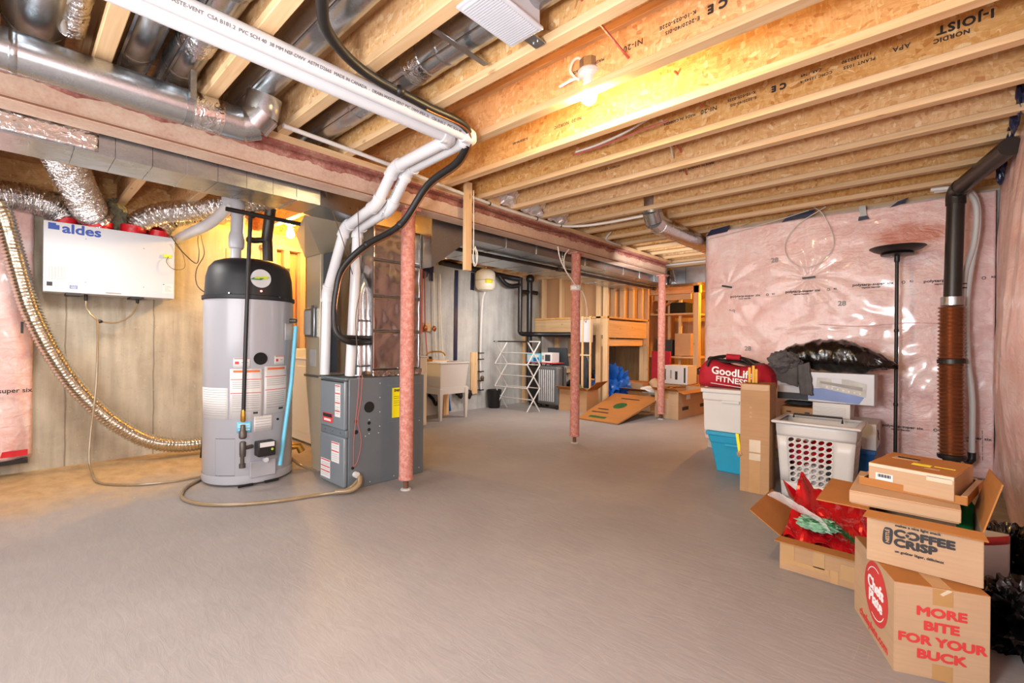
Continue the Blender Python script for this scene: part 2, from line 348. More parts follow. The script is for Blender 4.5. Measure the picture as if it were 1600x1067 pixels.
M['rackw'] = plain('grey_white_metal', 'd4d4d6', .35, .2); M['suit'] = plain('suitcase_grey', '5c5e62', .4, var=.1); M['suitl'] = plain('suitcase_ridge', 'c2c4c8', .35)
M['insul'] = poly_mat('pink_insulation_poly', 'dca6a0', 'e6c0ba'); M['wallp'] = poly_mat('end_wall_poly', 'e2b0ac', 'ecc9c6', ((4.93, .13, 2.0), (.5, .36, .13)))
M['wool'] = plain('mineral_wool', '8d8a74', .95, var=.3, sc=30, bump=.8, bsc=60, bd=.02)
M['lens'] = glow('bulb_glow', 'ffdc9a', 620); M['lens2'] = glow('bulb_glow_warm', 'ffc868', 850); M['lens3'] = glow('bulb_glow_amber', 'ffb43c', 1500)
M['red_led'] = glow('red_led', 'ff3a20', 3); M['printblue'] = plain('printed_blue', '6f86c0', .4, var=.2, sc=5); M['printgrey'] = plain('printed_grey', 'b6b4ae', .4, var=.2, sc=14)
M['dark'] = plain('dark_void', '141210', .9); M['lam'] = plain('dark_panel', '343a40', .6)
def clear_mat():
    t = NT('clear_cellophane'); t.bump(t.noise(t.co, 30, 3), .8, .01)
    return t.out(col=(1,1,1,1), rough=.08, alpha=.22, spec=.8, coat=1.0)
M['cello'] = clear_mat()

# ------------------------------------------------------------------ structure
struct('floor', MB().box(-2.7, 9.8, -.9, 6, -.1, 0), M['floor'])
ceiling = struct('ceiling', MB().box(-2.7, 9.8, -.9, 5.65, 2.555, 2.575), M['osb'])
fl = MB().box(0, .06, -.5, 5.55, 2.29, 2.327).box(0, .06, -.5, 5.55, 2.518, 2.555)
wb = MB().box(.025, .036, -.5, 5.55, 2.326, 2.519)
J0 = obj('floor_joist', fl, M['pine_y'], ceiling, smooth=False, bevel=.003, seg=1, loc=(0, 0, 0)); W0 = obj('web', wb, M['osb'], J0, smooth=False)
joists = {}
for k in range(-6, 22):
    u = .23+.4*k
    if k == -6: j, wj = J0, W0; J0.location.x = u
    else: j = share(J0, (u, 0, 0), ceiling); wj = share(W0, (0, 0, 0), j)
    joists[k] = j
def stamp(k, v, body, size, z=2.42, bold=.0006, sp=1.15):            # inkjet print on the web, upside down as on site
    j = joists[k]; u = j.location.x+.025
    text('printed_stamp', body, M['ink'], (u, v, z), (0, 1, 0), (0, 0, -1), size, j, bold, 'CENTER', 1, .0008, .0002, 0, sp)
stamp(6, -.06, 'NORDIC', .026, 2.398, .001); stamp(6, -.1, 'I-JOIST', .05, 2.44, .002); stamp(6, .1, 'APA', .03); stamp(6, .25, 'PLANT 1055', .02, 2.41); stamp(6, .26, '17112E0290', .02, 2.44)
stamp(6, .42, 'CCMC 12345-R', .018, 2.41); stamp(6, .44, 'CAR-1749', .018, 2.44); stamp(6, .58, 'C E', .04, 2.42, .003); stamp(6, .75, 'E-2020/40-0IS', .02, 2.405)
stamp(6, .76, 'K-10-025-022E', .02, 2.435); stamp(6, .93, 'NI-20', .034); stamp(6, 1.1, 'MADE IN CANADA', .02)
stamp(4, .62, 'C E', .045, 2.42, .003); stamp(4, .76, 'E-2020/40-0IS', .022, 2.405); stamp(4, .78, 'K-10-025-022E', .022, 2.437); stamp(4, .98, 'NI-20', .036); stamp(4, 1.22, 'MADE IN CANADA', .02)
stamp(5, 1.62, 'NI-20  NORDIC', .026); stamp(5, 2.0, 'E-2020/40-0IS', .02); stamp(8, 1.3, 'MADE IN CANADA  NI-20', .02); stamp(7, 1.8, 'NORDIC I-JOIST', .022)

wl = struct('wall_left', MB().box(-2.7, 9.8, 5.45, 5.65, 0, 2.24), M['conc'])
for x in (.32, .92, 1.52, 2.12, 2.72, 3.32, 3.92, 4.52, 5.12, 5.72, 6.32):
    m_ = MB(); pts = []
    for i in range(25): pts.append((x+.008*noise.noise(Vector((x*9, i*.7, 1))), 5.451, 2.05*i/24))
    obj('form_seam', m_.tube(pts, [.006]*25, 5), M['seamc'], wl)
obj('form_ledge', MB().box(2.9, 6.6, 5.44, 5.452, 2.06, 2.24), M['concg'], wl)
obj('laundry_wall_face', MB().box(2.95, 6.6, 5.445, 5.452, 0, 2.06), M['concg'], wl)
struct('trim_1', MB().box(-2.7, 9.8, 5.46, 5.62, 2.24, 2.289), M['pine_x'], smooth=False)
struct('trim_2', MB().box(-2.7, 9.8, 5.56, 5.6, 2.289, 2.555), M['osb'], smooth=False)
struct('wall_front', MB().box(-2.75, -2.65, -.9, 5.6, 0, 2.555), M['concg'])
struct('wall_back', MB().box(9.6, 9.75, .4, 5.65, 0, 2.555), M['pine_old'])
struct('wall_corridor', MB().box(5.15, 9.7, 1.2, 1.3, 0, 2.555), M['gypsum'])

# end wall: concrete foundation with a pink insulation blanket under a poly sheet
we = struct('wall_end', MB().box(5.0, 5.2, -.45, 1.73, 0, 2.285), M['concg'])
stap = [(1.53, 1.68), (.82, 1.71), (.43, 2.18)]
def endf(a, b):
    y = 1.77-a*2.13; z = .1+b*2.16; x = 4.945
    for (sy, sz), A in zip(stap, (.010, .014, .004)):
        dy, dz = y-sy, z-sz; r = math.hypot(dy, dz*1.2)+.02; th = math.atan2(dz, dy)
        x += -A*math.exp(-r/.42)*abs(math.sin(th*5+noise.noise(Vector((y*2, z*2, 3)))*2.5))*min(1, r/.08)+.02*math.exp(-r/.1)
    x += .012*noise.noise(Vector((y*1.6, z*1.3, 0)))+.005*noise.noise(Vector((y*6, z*9, 5)))
    if z < 1.25: x += .012*abs(noise.noise(Vector((y*5+z*2, z*2.2, 8))))
    e = max(0, y-1.70)/.07; x += .07*e*e
    return (x, y, z)
bl = obj('insulation_blanket', MB().grid(endf, 170, 150), M['wallp'], we, solid=.012)
for (y, z, s, n) in ((1.36, 1.575, .030, 1), (.87, 1.59, .030, 1), (.36, 1.615, .030, 1), (-.1, 1.61, .030, 1), (.16, .43, .028, 2), (-.22, .4, .028, 2), (.62, .43, .028, 2)):
    text('printed_line', 'polytarp-super six', M['ink'], (4.931, y, z), (0, -1, 0), (0, 0, 1), s, bl, .0008, 'CENTER', 1.25)
    text('printed_line', 'vapour barrier', M['ink'], (4.931, y+.01, z-.026), (0, -1, 0), (0, 0, 1), s*.6, bl, .0006, 'CENTER', 1.2)
    obj('printed_mark', MB().lathe((4.930, y-.2, z), [(.008, 0), (.012, 0), (.012, .001), (.008, .001)], 14, 'x', caps=False), M['ink'], bl)
    text('printed_line', 'R2', M['ink'], (4.931, y-.25, z+.003), (0, -1, 0), (0, 0, 1), s*.7, bl, .0004)
for y, z in ((1.48, 1.42), (1.1, 1.9), (.57, 1.46), (-.12, 1.45), (1.33, 1.05)):
    text('printed_line', '28', M['inkg'], (4.929, y, z), (0, -1, 0), (0, 0, 1), .06, bl, .002)
for y, z, t in ((1.53, 1.68, .25), (.82, 1.71, -.05)):
    obj('staple_tape', MB().obox((4.925, y, z), (.003, 0, 0), (0, .05*math.cos(t), .05*math.sin(t)), (0, -.009*math.sin(t), .009*math.cos(t))), M['black'], bl)
obj('batt_joint', MB().tube([(4.937-.004*math.sin(i*.7), 1.7-i*.102, 1.27+.012*math.sin(i*.9)) for i in range(20)], .004, 6), M['insul'], bl)

wr = struct('wall_right', MB().box(-2.7, 5.1, -.75, -.62, 0, 2.285), M['concg'])
def rightf(a, b):
    x = -2.6+a*7.56; z = .12+b*2.2; y = -.36
    y += (.10*math.exp(-((x-3.6)/.6)**2)*math.sin(PI*min(1, max(0, b*1.02))) if x < 4.93 else 0)
    y += .03*noise.noise(Vector((x*1.5, z*.9, 2)))+.014*noise.noise(Vector((x*7, z*1.6, 4)))
    y += .008*abs(noise.noise(Vector((x*14+z*4, z*2.5, 7)))); 
    return (x, y-.02*b, z)
obj('insulation_blanket', MB().grid(rightf, 240, 90), M['insul'], wr, solid=.012)
text('printed_line', 'polytarp', M['ink'], (3.62, -.222, .55), (-.25, 0, -1), (-1, 0, .25), .05, wr, .001)

# blue sheathing tape stuck along the top of the insulation
tp = 0
def tapepiece(pts, m='navyt'): return MB().slab(pts, .006)
for i, (y0, y1, z0, z1) in enumerate(((1.74, 1.53, 2.22, 2.30), (1.04, .8, 2.25, 2.325), (.25, .16, 2.24, 2.30), (1.4, 1.32, 2.27, 2.30))):
    obj('sheathing_tape', MB().slab([(4.915, y0, z0), (4.915, y1, z0+.02), (4.915, y1-.03, z1), (4.915, y0-.05, z1-.02)], .006), M['navyt'], we)
obj('sheathing_tape', MB().slab([(4.915, .445, 2.17), (4.915, .40, 2.17), (4.915, .41, 2.29), (4.915, .455, 2.29)], .006), M['galvd'], we)
obj('sheathing_tape', MB().slab([(4.913, .46, 2.165), (4.913, .385, 2.17), (4.913, .40, 2.20), (4.913, .455, 2.2)], .006), M['navyt'], we)
for (x, z, s) in ((3.47, 2.37, .09), (3.67, 2.33, .07), (3.86, 2.27, .08), (4.2, 2.26, .06), (4.36, 2.22, .06)):
    obj('sheathing_tape', MB().blob((x, -.335, z), (s*.55, .02, s), 3, .35, 2.5, x), M['navyt'], wr)

# far-left pink blanket hung on the concrete
def leftb(a, b):
    x = -1.4+a*1.52; z = .13+b*1.98
    return (x, 5.33+.03*noise.noise(Vector((x*3, z*2, 0)))+.012*noise.noise(Vector((x*8, z*6, 4)))+.07*max(0, a-.93)/.07, z)
ib = obj('insulation_blanket', MB().grid(leftb, 60, 60), M['insul'], wl, solid=.02)
obj('red_edge_tape', MB().slab([(-1.4, 5.30, .13), (.1, 5.32, .16), (.1, 5.32, .205), (-1.4, 5.30, .19)], .012), M['redt'], ib)
obj('bottom_strip', MB().box(-1.4, .1, 5.3, 5.4, .1, .13), M['iron'], ib)
text('printed_line', 'super six', M['ink'], (.03, 5.285, .68), (1, 0, 0), (0, 0, 1), .05, ib, .001)
obj('staple_tape', MB().box(.055, .07, 5.27, 5.28, 1.13, 1.22), M['black'], ib)
# wool and rough framing above the concrete behind the air exchanger
for x in (.0, .45, .95):
    one('framing_stud', ('pine blocking stud above the concrete at the far left', 'pine blocking stud behind the foil ducts above the white ventilator', 'pine blocking stud above the right end of the white ventilator')[round(x*2.1)], 'stud', MB().box(x, x+.05, 5.38, 5.44, 2.06, 2.288), M['pine_z'], 'blocking studs above the ventilator', smooth=False)
one('insulation_batt', 'grey mineral wool batt stuffed above the white ventilator', 'insulation', MB().blob((.62, 5.38, 2.18), (.09, .05, .15), 4, .3, 4, 2), M['wool'])

# ------------------------------------------------------------------ steel beam and posts
bm_ = thing('steel_beam', 'long rust-pink primed steel beam running under the joists', 'beam', (1.9, 2.85, 2.07))
obj('bottom_flange', MB().box(-2.6, 6.42, 2.78, 2.92, 2.07, 2.083), M['steel'], bm_)
obj('web', MB().box(-2.6, 6.42, 2.846, 2.854, 2.083, 2.237), M['steel'], bm_)
q = obj('primer_run', MB().grid(lambda a, b: (-2.6+a*9.02, 2.8445, 2.237-b*(.045+.022*noise.noise(Vector((a*60, 0, 3)))+.012*noise.noise(Vector((a*260, 0, 8))))), 500, 1), M['steelr'], bm_, solid=.001); q['label'] = 'darker red primer along the top of the web'
obj('top_flange', MB().box(-2.6, 6.42, 2.78, 2.92, 2.237, 2.25), M['steelr'], bm_)
o = obj('nailer_plate', MB().box(-2.6, 6.45, 2.775, 2.925, 2.25, 2.289), M['pine_x'], bm_, smooth=False); o['label'] = 'pine plate on top of the beam'
obj('flange_edge', MB().box(-2.6, 6.42, 2.7785, 2.7805, 2.072, 2.081), M['darkrust'], bm_)
for i, (u, l) in enumerate(((1.976, 'rust-pink steel post standing in front of the grey furnace'), (4.15, 'rust-pink steel post with white tape wrapped near its top'), (6.32, 'rust-pink steel post at the far end of the beam beside a cardboard box'))):
    p = thing('support_post', l, 'post', (u, 2.85, 0), 'steel posts under the beam')
    obj('shaft', MB().lathe((u, 2.85, 0), [(.05, .085), (.051, .10), (.051, 2.05), (.05, 2.056)], 24), M['post'], p)
    obj('collar', MB().lathe((u, 2.85, 0), [(.05, .075), (.054, .08), (.054, .095), (.051, .10)], 24), M['post'], p)
    obj('adjusting_screw', MB().lathe((u, 2.85, 0), [(.02, .005)]+[(.018+.003*(k%2), .01+k*.006) for k in range(11)]+[(.02, .078)], 14), M["darkrust"], p)
    obj('base_plate', MB().lathe((u, 2.85, 0), [(.04, 0), (.038, .008), (.03, .012)], 16), M['concg'], p)
    obj('top_plate', MB().box(u-.07, u+.07, 2.79, 2.91, 2.056, 2.0695), M['post'], p)
    if i == 1:
        q = obj('tape_wrap', MB().lathe((u, 2.85, 0), [(.052, 1.66), (.062, 1.67), (.057, 1.69), (.063, 1.705), (.054, 1.72)], 20), M['plasticw'], p); q['label'] = 'white tape wound round the post'
one('dangling_cable', 'two thin white cables hanging from the beam to the taped post', 'cable', MB().tube([(3.71, 2.77, 2.06), (3.74, 2.765, 1.95), (3.83, 2.77, 1.85), (3.95, 2.79, 1.78), (4.1, 2.80, 1.69)], .006, 6, 6).tube([(3.9, 2.77, 2.06), (3.82, 2.765, 1.98), (3.83, 2.77, 1.86), (4.0, 2.785, 1.74), (4.1, 2.80, 1.7)], .006, 6, 6), M['wirew'])
one('dangling_cable', 'white cable end hanging below the tape on the taped post', 'cable', MB().tube([(4.19, 2.80, 1.66), (4.24, 2.79, 1.58), (4.28, 2.79, 1.45), (4.25, 2.78, 1.32), (4.2, 2.78, 1.36)], .005, 6, 6), M['wirew'])

# ------------------------------------------------------------------ ducts
d = thing('supply_duct', 'flat galvanised duct along the back of the beam, left of the furnace', 'duct', (0, 3.1, 1.98))
for i in range(21):
    x0 = -1.7+i*.1458; obj('duct_section', MB().box(x0+.001, x0+.145, 2.95, 3.24, 1.98, 2.26), M['galv'], d)
    if i % 4 == 0: obj('seam_ridge', MB().box(x0-.002, x0+.002, 2.947, 3.243, 1.978, 2.262), M['galvround'], d)
    if i % 10: continue
    obj('drive_cleat', MB().box(x0-.006, x0+.006, 2.945, 3.245, 1.976, 2.264), M['galv'], d)
obj('foil_seal', MB().grid(lambda a, b: (-.05+a*.33, 2.944+.006*noise.noise(Vector((a*9, b*9, 0))), 1.99+b*.1), 16, 8), M['foilt'], d, solid=.002)
d = thing('supply_duct', 'wide flat galvanised duct behind the beam, right of the furnace', 'duct', (4.2, 3.4, 1.99))
for i in range(9):
    x0 = 2.72+i*.45; obj('duct_section', MB().box(x0+.002, x0+.448, 2.97, 3.86, 1.99, 2.26), M['galvd'], d)
    obj('drive_cleat', MB().box(x0-.008, x0+.008, 2.963, 3.866, 1.986, 2.264), M['galv'], d)
# plenum on the furnace
d = thing('furnace_plenum', 'tall box of shiny galvanised sheet standing on the grey furnace', 'duct', (2.08, 3.32, .82))
for i, (z0, z1) in enumerate(((.86, 1.17), (1.17, 1.44), (1.44, 1.72), (1.72, 1.99))):
    def pl(a, b, z0=z0, z1=z1): return (1.862+a*.438, 3.142+.006*noise.noise(Vector((a*5, b*3+z0*9, 1))), z0+b*(z1-z0))
    obj('sheet_panel', MB().grid(pl, 24, 12), M['plen'], d, solid=.002)
    obj('seam', MB().box(1.862, 2.30, 3.136, 3.144, z0-.003, z0+.003), M['galv'], d)
obj('side_panel', MB().box(1.862, 2.30, 3.15, 3.5, .86, 1.99), M['plen'], d)
for x in (1.862, 2.30): obj('corner_bead', MB().box(x-.005, x+.005, 3.134, 3.15, .84, 1.99), M['galv'], d)
def skirt(a, b): return (1.86+a*.45, 3.128+.012*noise.noise(Vector((a*14, b*3, 6)))-.008*b, .82+b*.05)
obj('foil_skirt', MB().grid(skirt, 50, 6), M['plen'], d, solid=.003)
obj('screw', MB().lathe((2.1, 3.133, .875), [(.007, 0), (.007, .006)], 8, 'y'), M['galv'], d)
obj('transition', MB().add([(2.31, 3.0, 2.24), (2.72, 3.0, 2.24), (2.72, 3.0, 1.99), (2.31, 3.0, 1.70), (2.31, 3.86, 2.24), (2.72, 3.86, 2.24), (2.72, 3.86, 1.99), (2.31, 3.86, 1.70)], [(0,1,2,3), (4,5,6,7), (0,1,5,4), (3,2,6,7), (0,3,7,4), (1,2,6,5)]), M['galvd'], d, smooth=False)
obj('transition', MB().add([(1.86, 3.15, 2.24), (1.36, 2.96, 2.24), (1.36, 2.96, 1.985), (1.86, 3.15, 1.985), (1.86, 3.49, 2.24), (1.36, 3.24, 2.24), (1.36, 3.24, 1.985), (1.86, 3.49, 1.985)], [(0,1,2,3), (4,5,6,7), (0,1,5,4), (3,2,6,7), (0,3,7,4), (1,2,6,5)]), M['galvd'], d, smooth=False)
# round galvanised flue inside the furnace alcove
d = thing('round_duct', 'upright round galvanised duct behind the white pipes on the furnace', 'duct', (1.84, 3.3, .82))
obj('lower_pipe', MB().tube([(1.84, 3.3, .825), (1.84, 3.3, 1.26)], .062, 20), M['galvround'], d)
obj('upper_pipe', MB().tube([(1.84, 3.3, 1.25), (1.84, 3.3, 1.46), (1.88, 3.3, 1.56), (1.94, 3.3, 1.66)], .05, 20, 6), M['galvround'], d)
for z in (.9, 1.12, 1.25): obj('joint_ring', MB().lathe((1.84, 3.3, z), [(.062, -.008), (.066, 0), (.062, .008)], 20, caps=False), M['galv'], d)
d = thing('return_duct', 'tall beige sheet metal return duct left of the furnace', 'duct', (1.9, 3.75, 0))
obj('drop', MB().box(1.7, 2.05, 3.67, 3.93, .8, 1.80), M['duct_beige'], d, bevel=.004)
obj('elbow', MB().add([(1.7, 3.6, .8), (2.05, 3.6, .8), (2.05, 3.93, .8), (1.7, 3.93, .8), (1.7, 3.55, .03), (2.05, 3.55, .03), (2.05, 3.78, .03), (1.7, 3.78, .03)], [(0,1,2,3), (4,5,6,7), (0,1,5,4), (1,2,6,5), (2,3,7,6), (3,0,4,7)]), M['duct_beige'], d, bevel=.004)
obj('top_transition', MB().add([(1.69, 3.66, 1.80), (2.06, 3.66, 1.80), (2.06, 3.94, 1.80), (1.69, 3.94, 1.80), (1.40, 3.28, 1.985), (2.1, 3.28, 1.985), (2.1, 3.96, 1.985), (1.62, 3.96, 1.985)], [(0,1,2,3), (4,5,6,7), (0,1,5,4), (1,2,6,5), (2,3,7,6), (3,0,4,7)]), M['duct_beige'], d, smooth=False)
obj('slip_joint', MB().box(1.69, 2.06, 3.66, 3.94, .79, .81), M['galv'], d)
q = obj('sticker', MB().box(1.695, 1.7, 3.74, 3.85, .88, 1.02), M['inkg'], d); 
q = obj('junction_box', MB().box(1.665, 1.72, 3.70, 3.88, 1.12, 1.36), M['galvd'], d, bevel=.004); q['label'] = 'grey electrical box'
obj('box_cover', MB().box(1.66, 1.667, 3.705, 3.745, 1.13, 1.38), M['galv'], q)
obj('warning_label', MB().box(1.658, 1.664, 3.755, 3.875, 1.14, 1.34), M['inkg'], q)
obj('dark_panel', MB().box(1.72, 1.78, 3.52, 3.66, .84, 1.80), M['lam'], d)
# round branch ducts between the joists
def branch(u, v0, v1, r, label, z=2.42, fo=None, extra=None):
    t = thing('branch_duct', label, 'duct', (u, (v0+v1)/2, z), 'round branch ducts between the joists')
    obj('pipe', MB().tube([(u, v0, z), (u, v1, z)], r, 24), M['galvround'], t)
    n = int((v1-v0)/.75)+1
    for i in range(1, n): obj('joint_ring', MB().lathe((u, v0+i*.75, z), [(r, -.012), (r+.004, 0), (r, .012)], 24, 'y', caps=False), M['galv'], t)
    obj('lap_seam', MB().box(u-.055, u-.045, v0, v1, z-r*.75-.006, z-r*.6), M['galv'], t)
    for f in fo or []: obj('foil_wrap', MB().tube([(u, f, z), (u, f+.12, z)], r+.004, 24, crumple=.004), M['foilt'], t)
    return t
branch(.375, .4, 3.1, .073, 'round galvanised branch duct, left one of the pair sharing a joist bay')
branch(.545, .4, 3.1, .073, 'round galvanised branch duct, right one of the pair sharing a joist bay', fo=[2.3])
branch(.86, 1.4, 3.1, .082, 'round galvanised branch duct above the elbow of the round pipe')
branch(1.30, .85, 3.1, .085, 'long round galvanised branch duct crossing over the white pipes', fo=[1.72, 1.16])
branch(.06, 1.2, 3.1, .095, 'thick round galvanised branch duct at the upper left corner', z=2.4)
t = thing('insulated_hose', 'silver insulated hose end poking out between the upper left joists', 'hose', (.15, 2.6, 2.34))
obj('foil_jacket', MB().tube([(.16, 2.2, 2.45), (.165, 2.42, 2.42), (.16, 2.62, 2.37)], .045, 16, 6, (.003, .02), crumple=.006), M['foil'], t)
obj('inner_hose', MB().tube([(.2, 2.2, 2.36), (.12, 2.42, 2.35), (.14, 2.6, 2.34)], .012, 10, 6), M['plasticw'], t)
t = thing('round_duct', 'round galvanised pipe running along the front of the beam at upper left', 'duct', (.2, 2.62, 2.2))
obj('pipe', MB().tube([(-1.7, 2.62, 2.2), (.72, 2.62, 2.2)], .08, 28), M['galvround'], t)
for x in (-.55, .0): obj('joint_ring', MB().lathe((x, 2.62, 2.2), [(.08, -.012), (.084, 0), (.08, .012)], 28, 'x', caps=False), M['galv'], t)
obj('foil_tape', MB().tube([(.58, 2.62, 2.2), (.70, 2.62, 2.2)], .083, 28, crumple=.003), M['foilt'], t)
for i, (a, b) in enumerate((((.70, 2.62, 2.2), (.80, 2.62, 2.202)), ((.79, 2.62, 2.2), (.855, 2.60, 2.225)), ((.84, 2.605, 2.215), (.88, 2.57, 2.28)), ((.87, 2.58, 2.26), (.88, 2.55, 2.36)))):
    obj('elbow_gore', MB().tube([a, b], .083-.001*(i%2), 28), M['galvround'], t)
q = obj('hanger_strap', MB().lathe((.56, 2.62, 2.2), [(.0815, -.012), (.083, -.012), (.083, .012), (.0815, .012)], 28, 'x', caps=False), M['galv'], t)
obj('strap_end', MB().box(.548, .572, 2.50, 2.536, 2.2, 2.33), M['galv'], q)
one('steel_strap', 'flat steel strap holding up a round duct beside the ceiling fan', 'strap', MB().obox((1.24, 1.44, 2.312), (.16, .005, 0), (0, .015, .002), (0, 0, .002)), M['galvd'])

# foil-lined bay ends over the beam
for i, (u, l) in enumerate(((3.03, 'nearest'), (3.43, 'middle'), (3.83, 'farthest'))):
    def ff(a, b, u=u): 
        return (u-.30+a*.315, 2.765-.17*b*(.5+.5*math.sin(PI*a))+.04*noise.noise(Vector((a*6+u*3, b*5, 0)))*(b > 0), 2.295+b*.22+.02*noise.noise(Vector((a*5, b*3, u))))
    one('foil_baffle', 'crinkled silver foil closing the joist bay above the beam, %s of three' % l, 'foil', MB().grid(ff, 16, 12), M['baffle'], 'foil bay closures above the beam', solid=.003, smooth=False)

# far ceiling ducts
t = thing('round_duct', 'round galvanised duct with elbow under the joists beside the pink end wall', 'duct', (4.2, 1.85, 2.2))
obj('pipe', MB().tube([(4.2, 1.87, 2.2), (6.4, 1.87, 2.2)], .085, 24), M['galvround'], t)
for i, (a, b) in enumerate((((4.22, 1.87, 2.2), (4.05, 1.87, 2.2)), ((4.08, 1.87, 2.2), (3.96, 1.87, 2.225)), ((3.98, 1.87, 2.215), (3.92, 1.87, 2.30)), ((3.93, 1.87, 2.27), (3.925, 1.87, 2.45)))): obj('elbow_gore', MB().tube([a, b], .087, 24), M['galvround'], t)
t = thing('cross_duct', 'galvanised rectangular duct crossing beyond the last post', 'duct', (6.95, 3.0, 2.0))
for i in range(4): obj('duct_section', MB().box(6.85, 7.2, 2.3+i*.42, 2.715+i*.42, 2.0, 2.25), M['galv'], t, smooth=False)
obj('side_boot', MB().add([(6.84, 2.92, 2.24), (6.84, 3.08, 2.24), (6.80, 2.98, 2.02), (6.80, 2.86, 2.02), (6.86, 2.92, 2.24), (6.86, 3.08, 2.24), (6.86, 2.98, 2.02), (6.86, 2.86, 2.02)], [(0,1,2,3), (4,5,6,7), (0,1,5,4), (2,3,7,6), (0,3,7,4), (1,2,6,5)]), M['foilt'], t, smooth=False)
one('water_pipe', 'thin white pipe running in front of the cross duct beyond the last post', 'pipe', MB().tube([(6.62, 2.3, 2.265), (6.62, 3.0, 2.265)], .012, 8), M['pvc'])

# ------------------------------------------------------------------ white vent pipes and refrigerant hose
def vent(label, pts, r, cols):
    t = thing('vent_pipe', label, 'pipe', pts[1]); P = [Vector(p) for p in pts]
    for i, (a, b) in enumerate(zip(P, P[1:])): obj('pipe_run', MB().tube([a, b], r, 20), M['pvc'], t)
    for i in range(1, len(P)-1):
        a, b, c = P[i-1:i+2]; p = b+(a-b).normalized()*.055; q = b+(c-b).normalized()*.055
        obj('elbow', MB().tube([p, p+(b-p)*.55, q+(b-q)*.55, q], r+.005, 20, 6), M['pvc'], t)
        for e, f in ((p, a), (q, c)):
            n = (f-e).normalized(); obj('hub_ring', MB().tube([e-n*.012, e+n*.012], r+.008, 20), M['pvc'], t)
    return t
pa = vent('white plastic vent pipe, the nearer one, from ceiling down to the furnace', [(-1.8, 1.90, 2.24), (1.735, 1.90, 2.24), (1.75, 2.53, 2.215), (1.75, 2.74, 2.0), (1.75, 3.17, 1.93), (1.735, 3.24, .83)], .036, 0)
pb = vent('white plastic vent pipe, the farther one, bending twice to the furnace', [(-1.8, 1.985, 2.235), (1.655, 1.985, 2.235), (1.665, 2.56, 2.215), (1.665, 2.77, 2.015), (1.665, 3.20, 1.93), (1.66, 3.47, 1.46), (1.66, 3.49, .83)], .036, 0)
text('printed_line', 'DRAIN-WASTE-VENT  CSA B181.2  PVC SCH 40  38 MM NSF-DWV  ASTM D2665  MADE IN CANADA  -  DRAIN-WASTE-VENT PVC DWV IPEX 21   CSA B181.2   PVC SCH 40', M['inkg2'], (.95, 1.8655, 2.226), (1, 0, 0), (0, -.35, .93), .018, pa, .0002)
text('printed_line', 'SYSTEM 636  PVC/CPVC  BLUE-COL  FGV', M['inkg'], (1.71, 2.66, 2.07), (0, .7, -.7), (0, .7, .7), .02, pa, .0003)
h = thing('refrigerant_line', 'thick black insulated line sweeping from the ceiling to the furnace', 'hose', (1.7, 2.6, 1.9))
hp = [(.55, 1.2, 2.30), (.70, 1.52, 2.265), (.80, 1.67, 2.245), (1.02, 1.79, 2.245), (1.35, 1.83, 2.25), (1.66, 1.86, 2.25), (1.78, 2.06, 2.17), (1.78, 2.36, 2.09), (1.74, 2.60, 1.87), (1.68, 2.92, 1.77), (1.60, 3.1, 1.62), (1.58, 3.16, 1.45), (1.575, 3.18, 1.28), (1.585, 3.16, 1.15), (1.66, 3.14, 1.09), (1.76, 3.16, 1.08), (1.88, 3.2, 1.085)]
obj('foam_sleeve', MB().tube(hp, .021, 14, 8), M['black'], h)
q = obj('copper_line', MB().tube([(x+.01, y-.012, z-.024) for x, y, z in hp[4:14]], .005, 8, 8), M['copper'], h); q['label'] = 'thin bare copper line'
obj('copper_line', MB().tube([(x+.012, y+.03, z-.0) for x, y, z in hp[:5]], .0055, 8, 8), M['copper'], h)
obj('foam_sleeve', MB().tube([(1.60, 3.17, 1.2), (1.62, 3.16, 1.13), (1.7, 3.16, 1.12), (1.86, 3.2, 1.12)], .016, 12, 6), M['black'], h)
for p in ((1.74, 2.6, 1.87), (1.2, 1.81, 2.248), (1.68, 2.92, 1.77)): obj('tie', MB().blob(p, (.026, .026, .026), 2, .1), M['black'], h)
one('thermostat_wire', 'thin brown wire hanging across the duct beside the white pipes', 'wire', MB().tube([(1.33, 2.93, 2.2), (1.45, 3.0, 2.02), (1.6, 3.1, 1.8), (1.72, 3.18, 1.58)], .003, 5, 6).tube([(1.60, 2.9, 2.0), (1.70, 3.05, 1.72), (1.74, 3.1, 1.5), (1.70, 3.1, 1.25), (1.72, 3.08, .9)], .003, 5, 6), M['wire'])

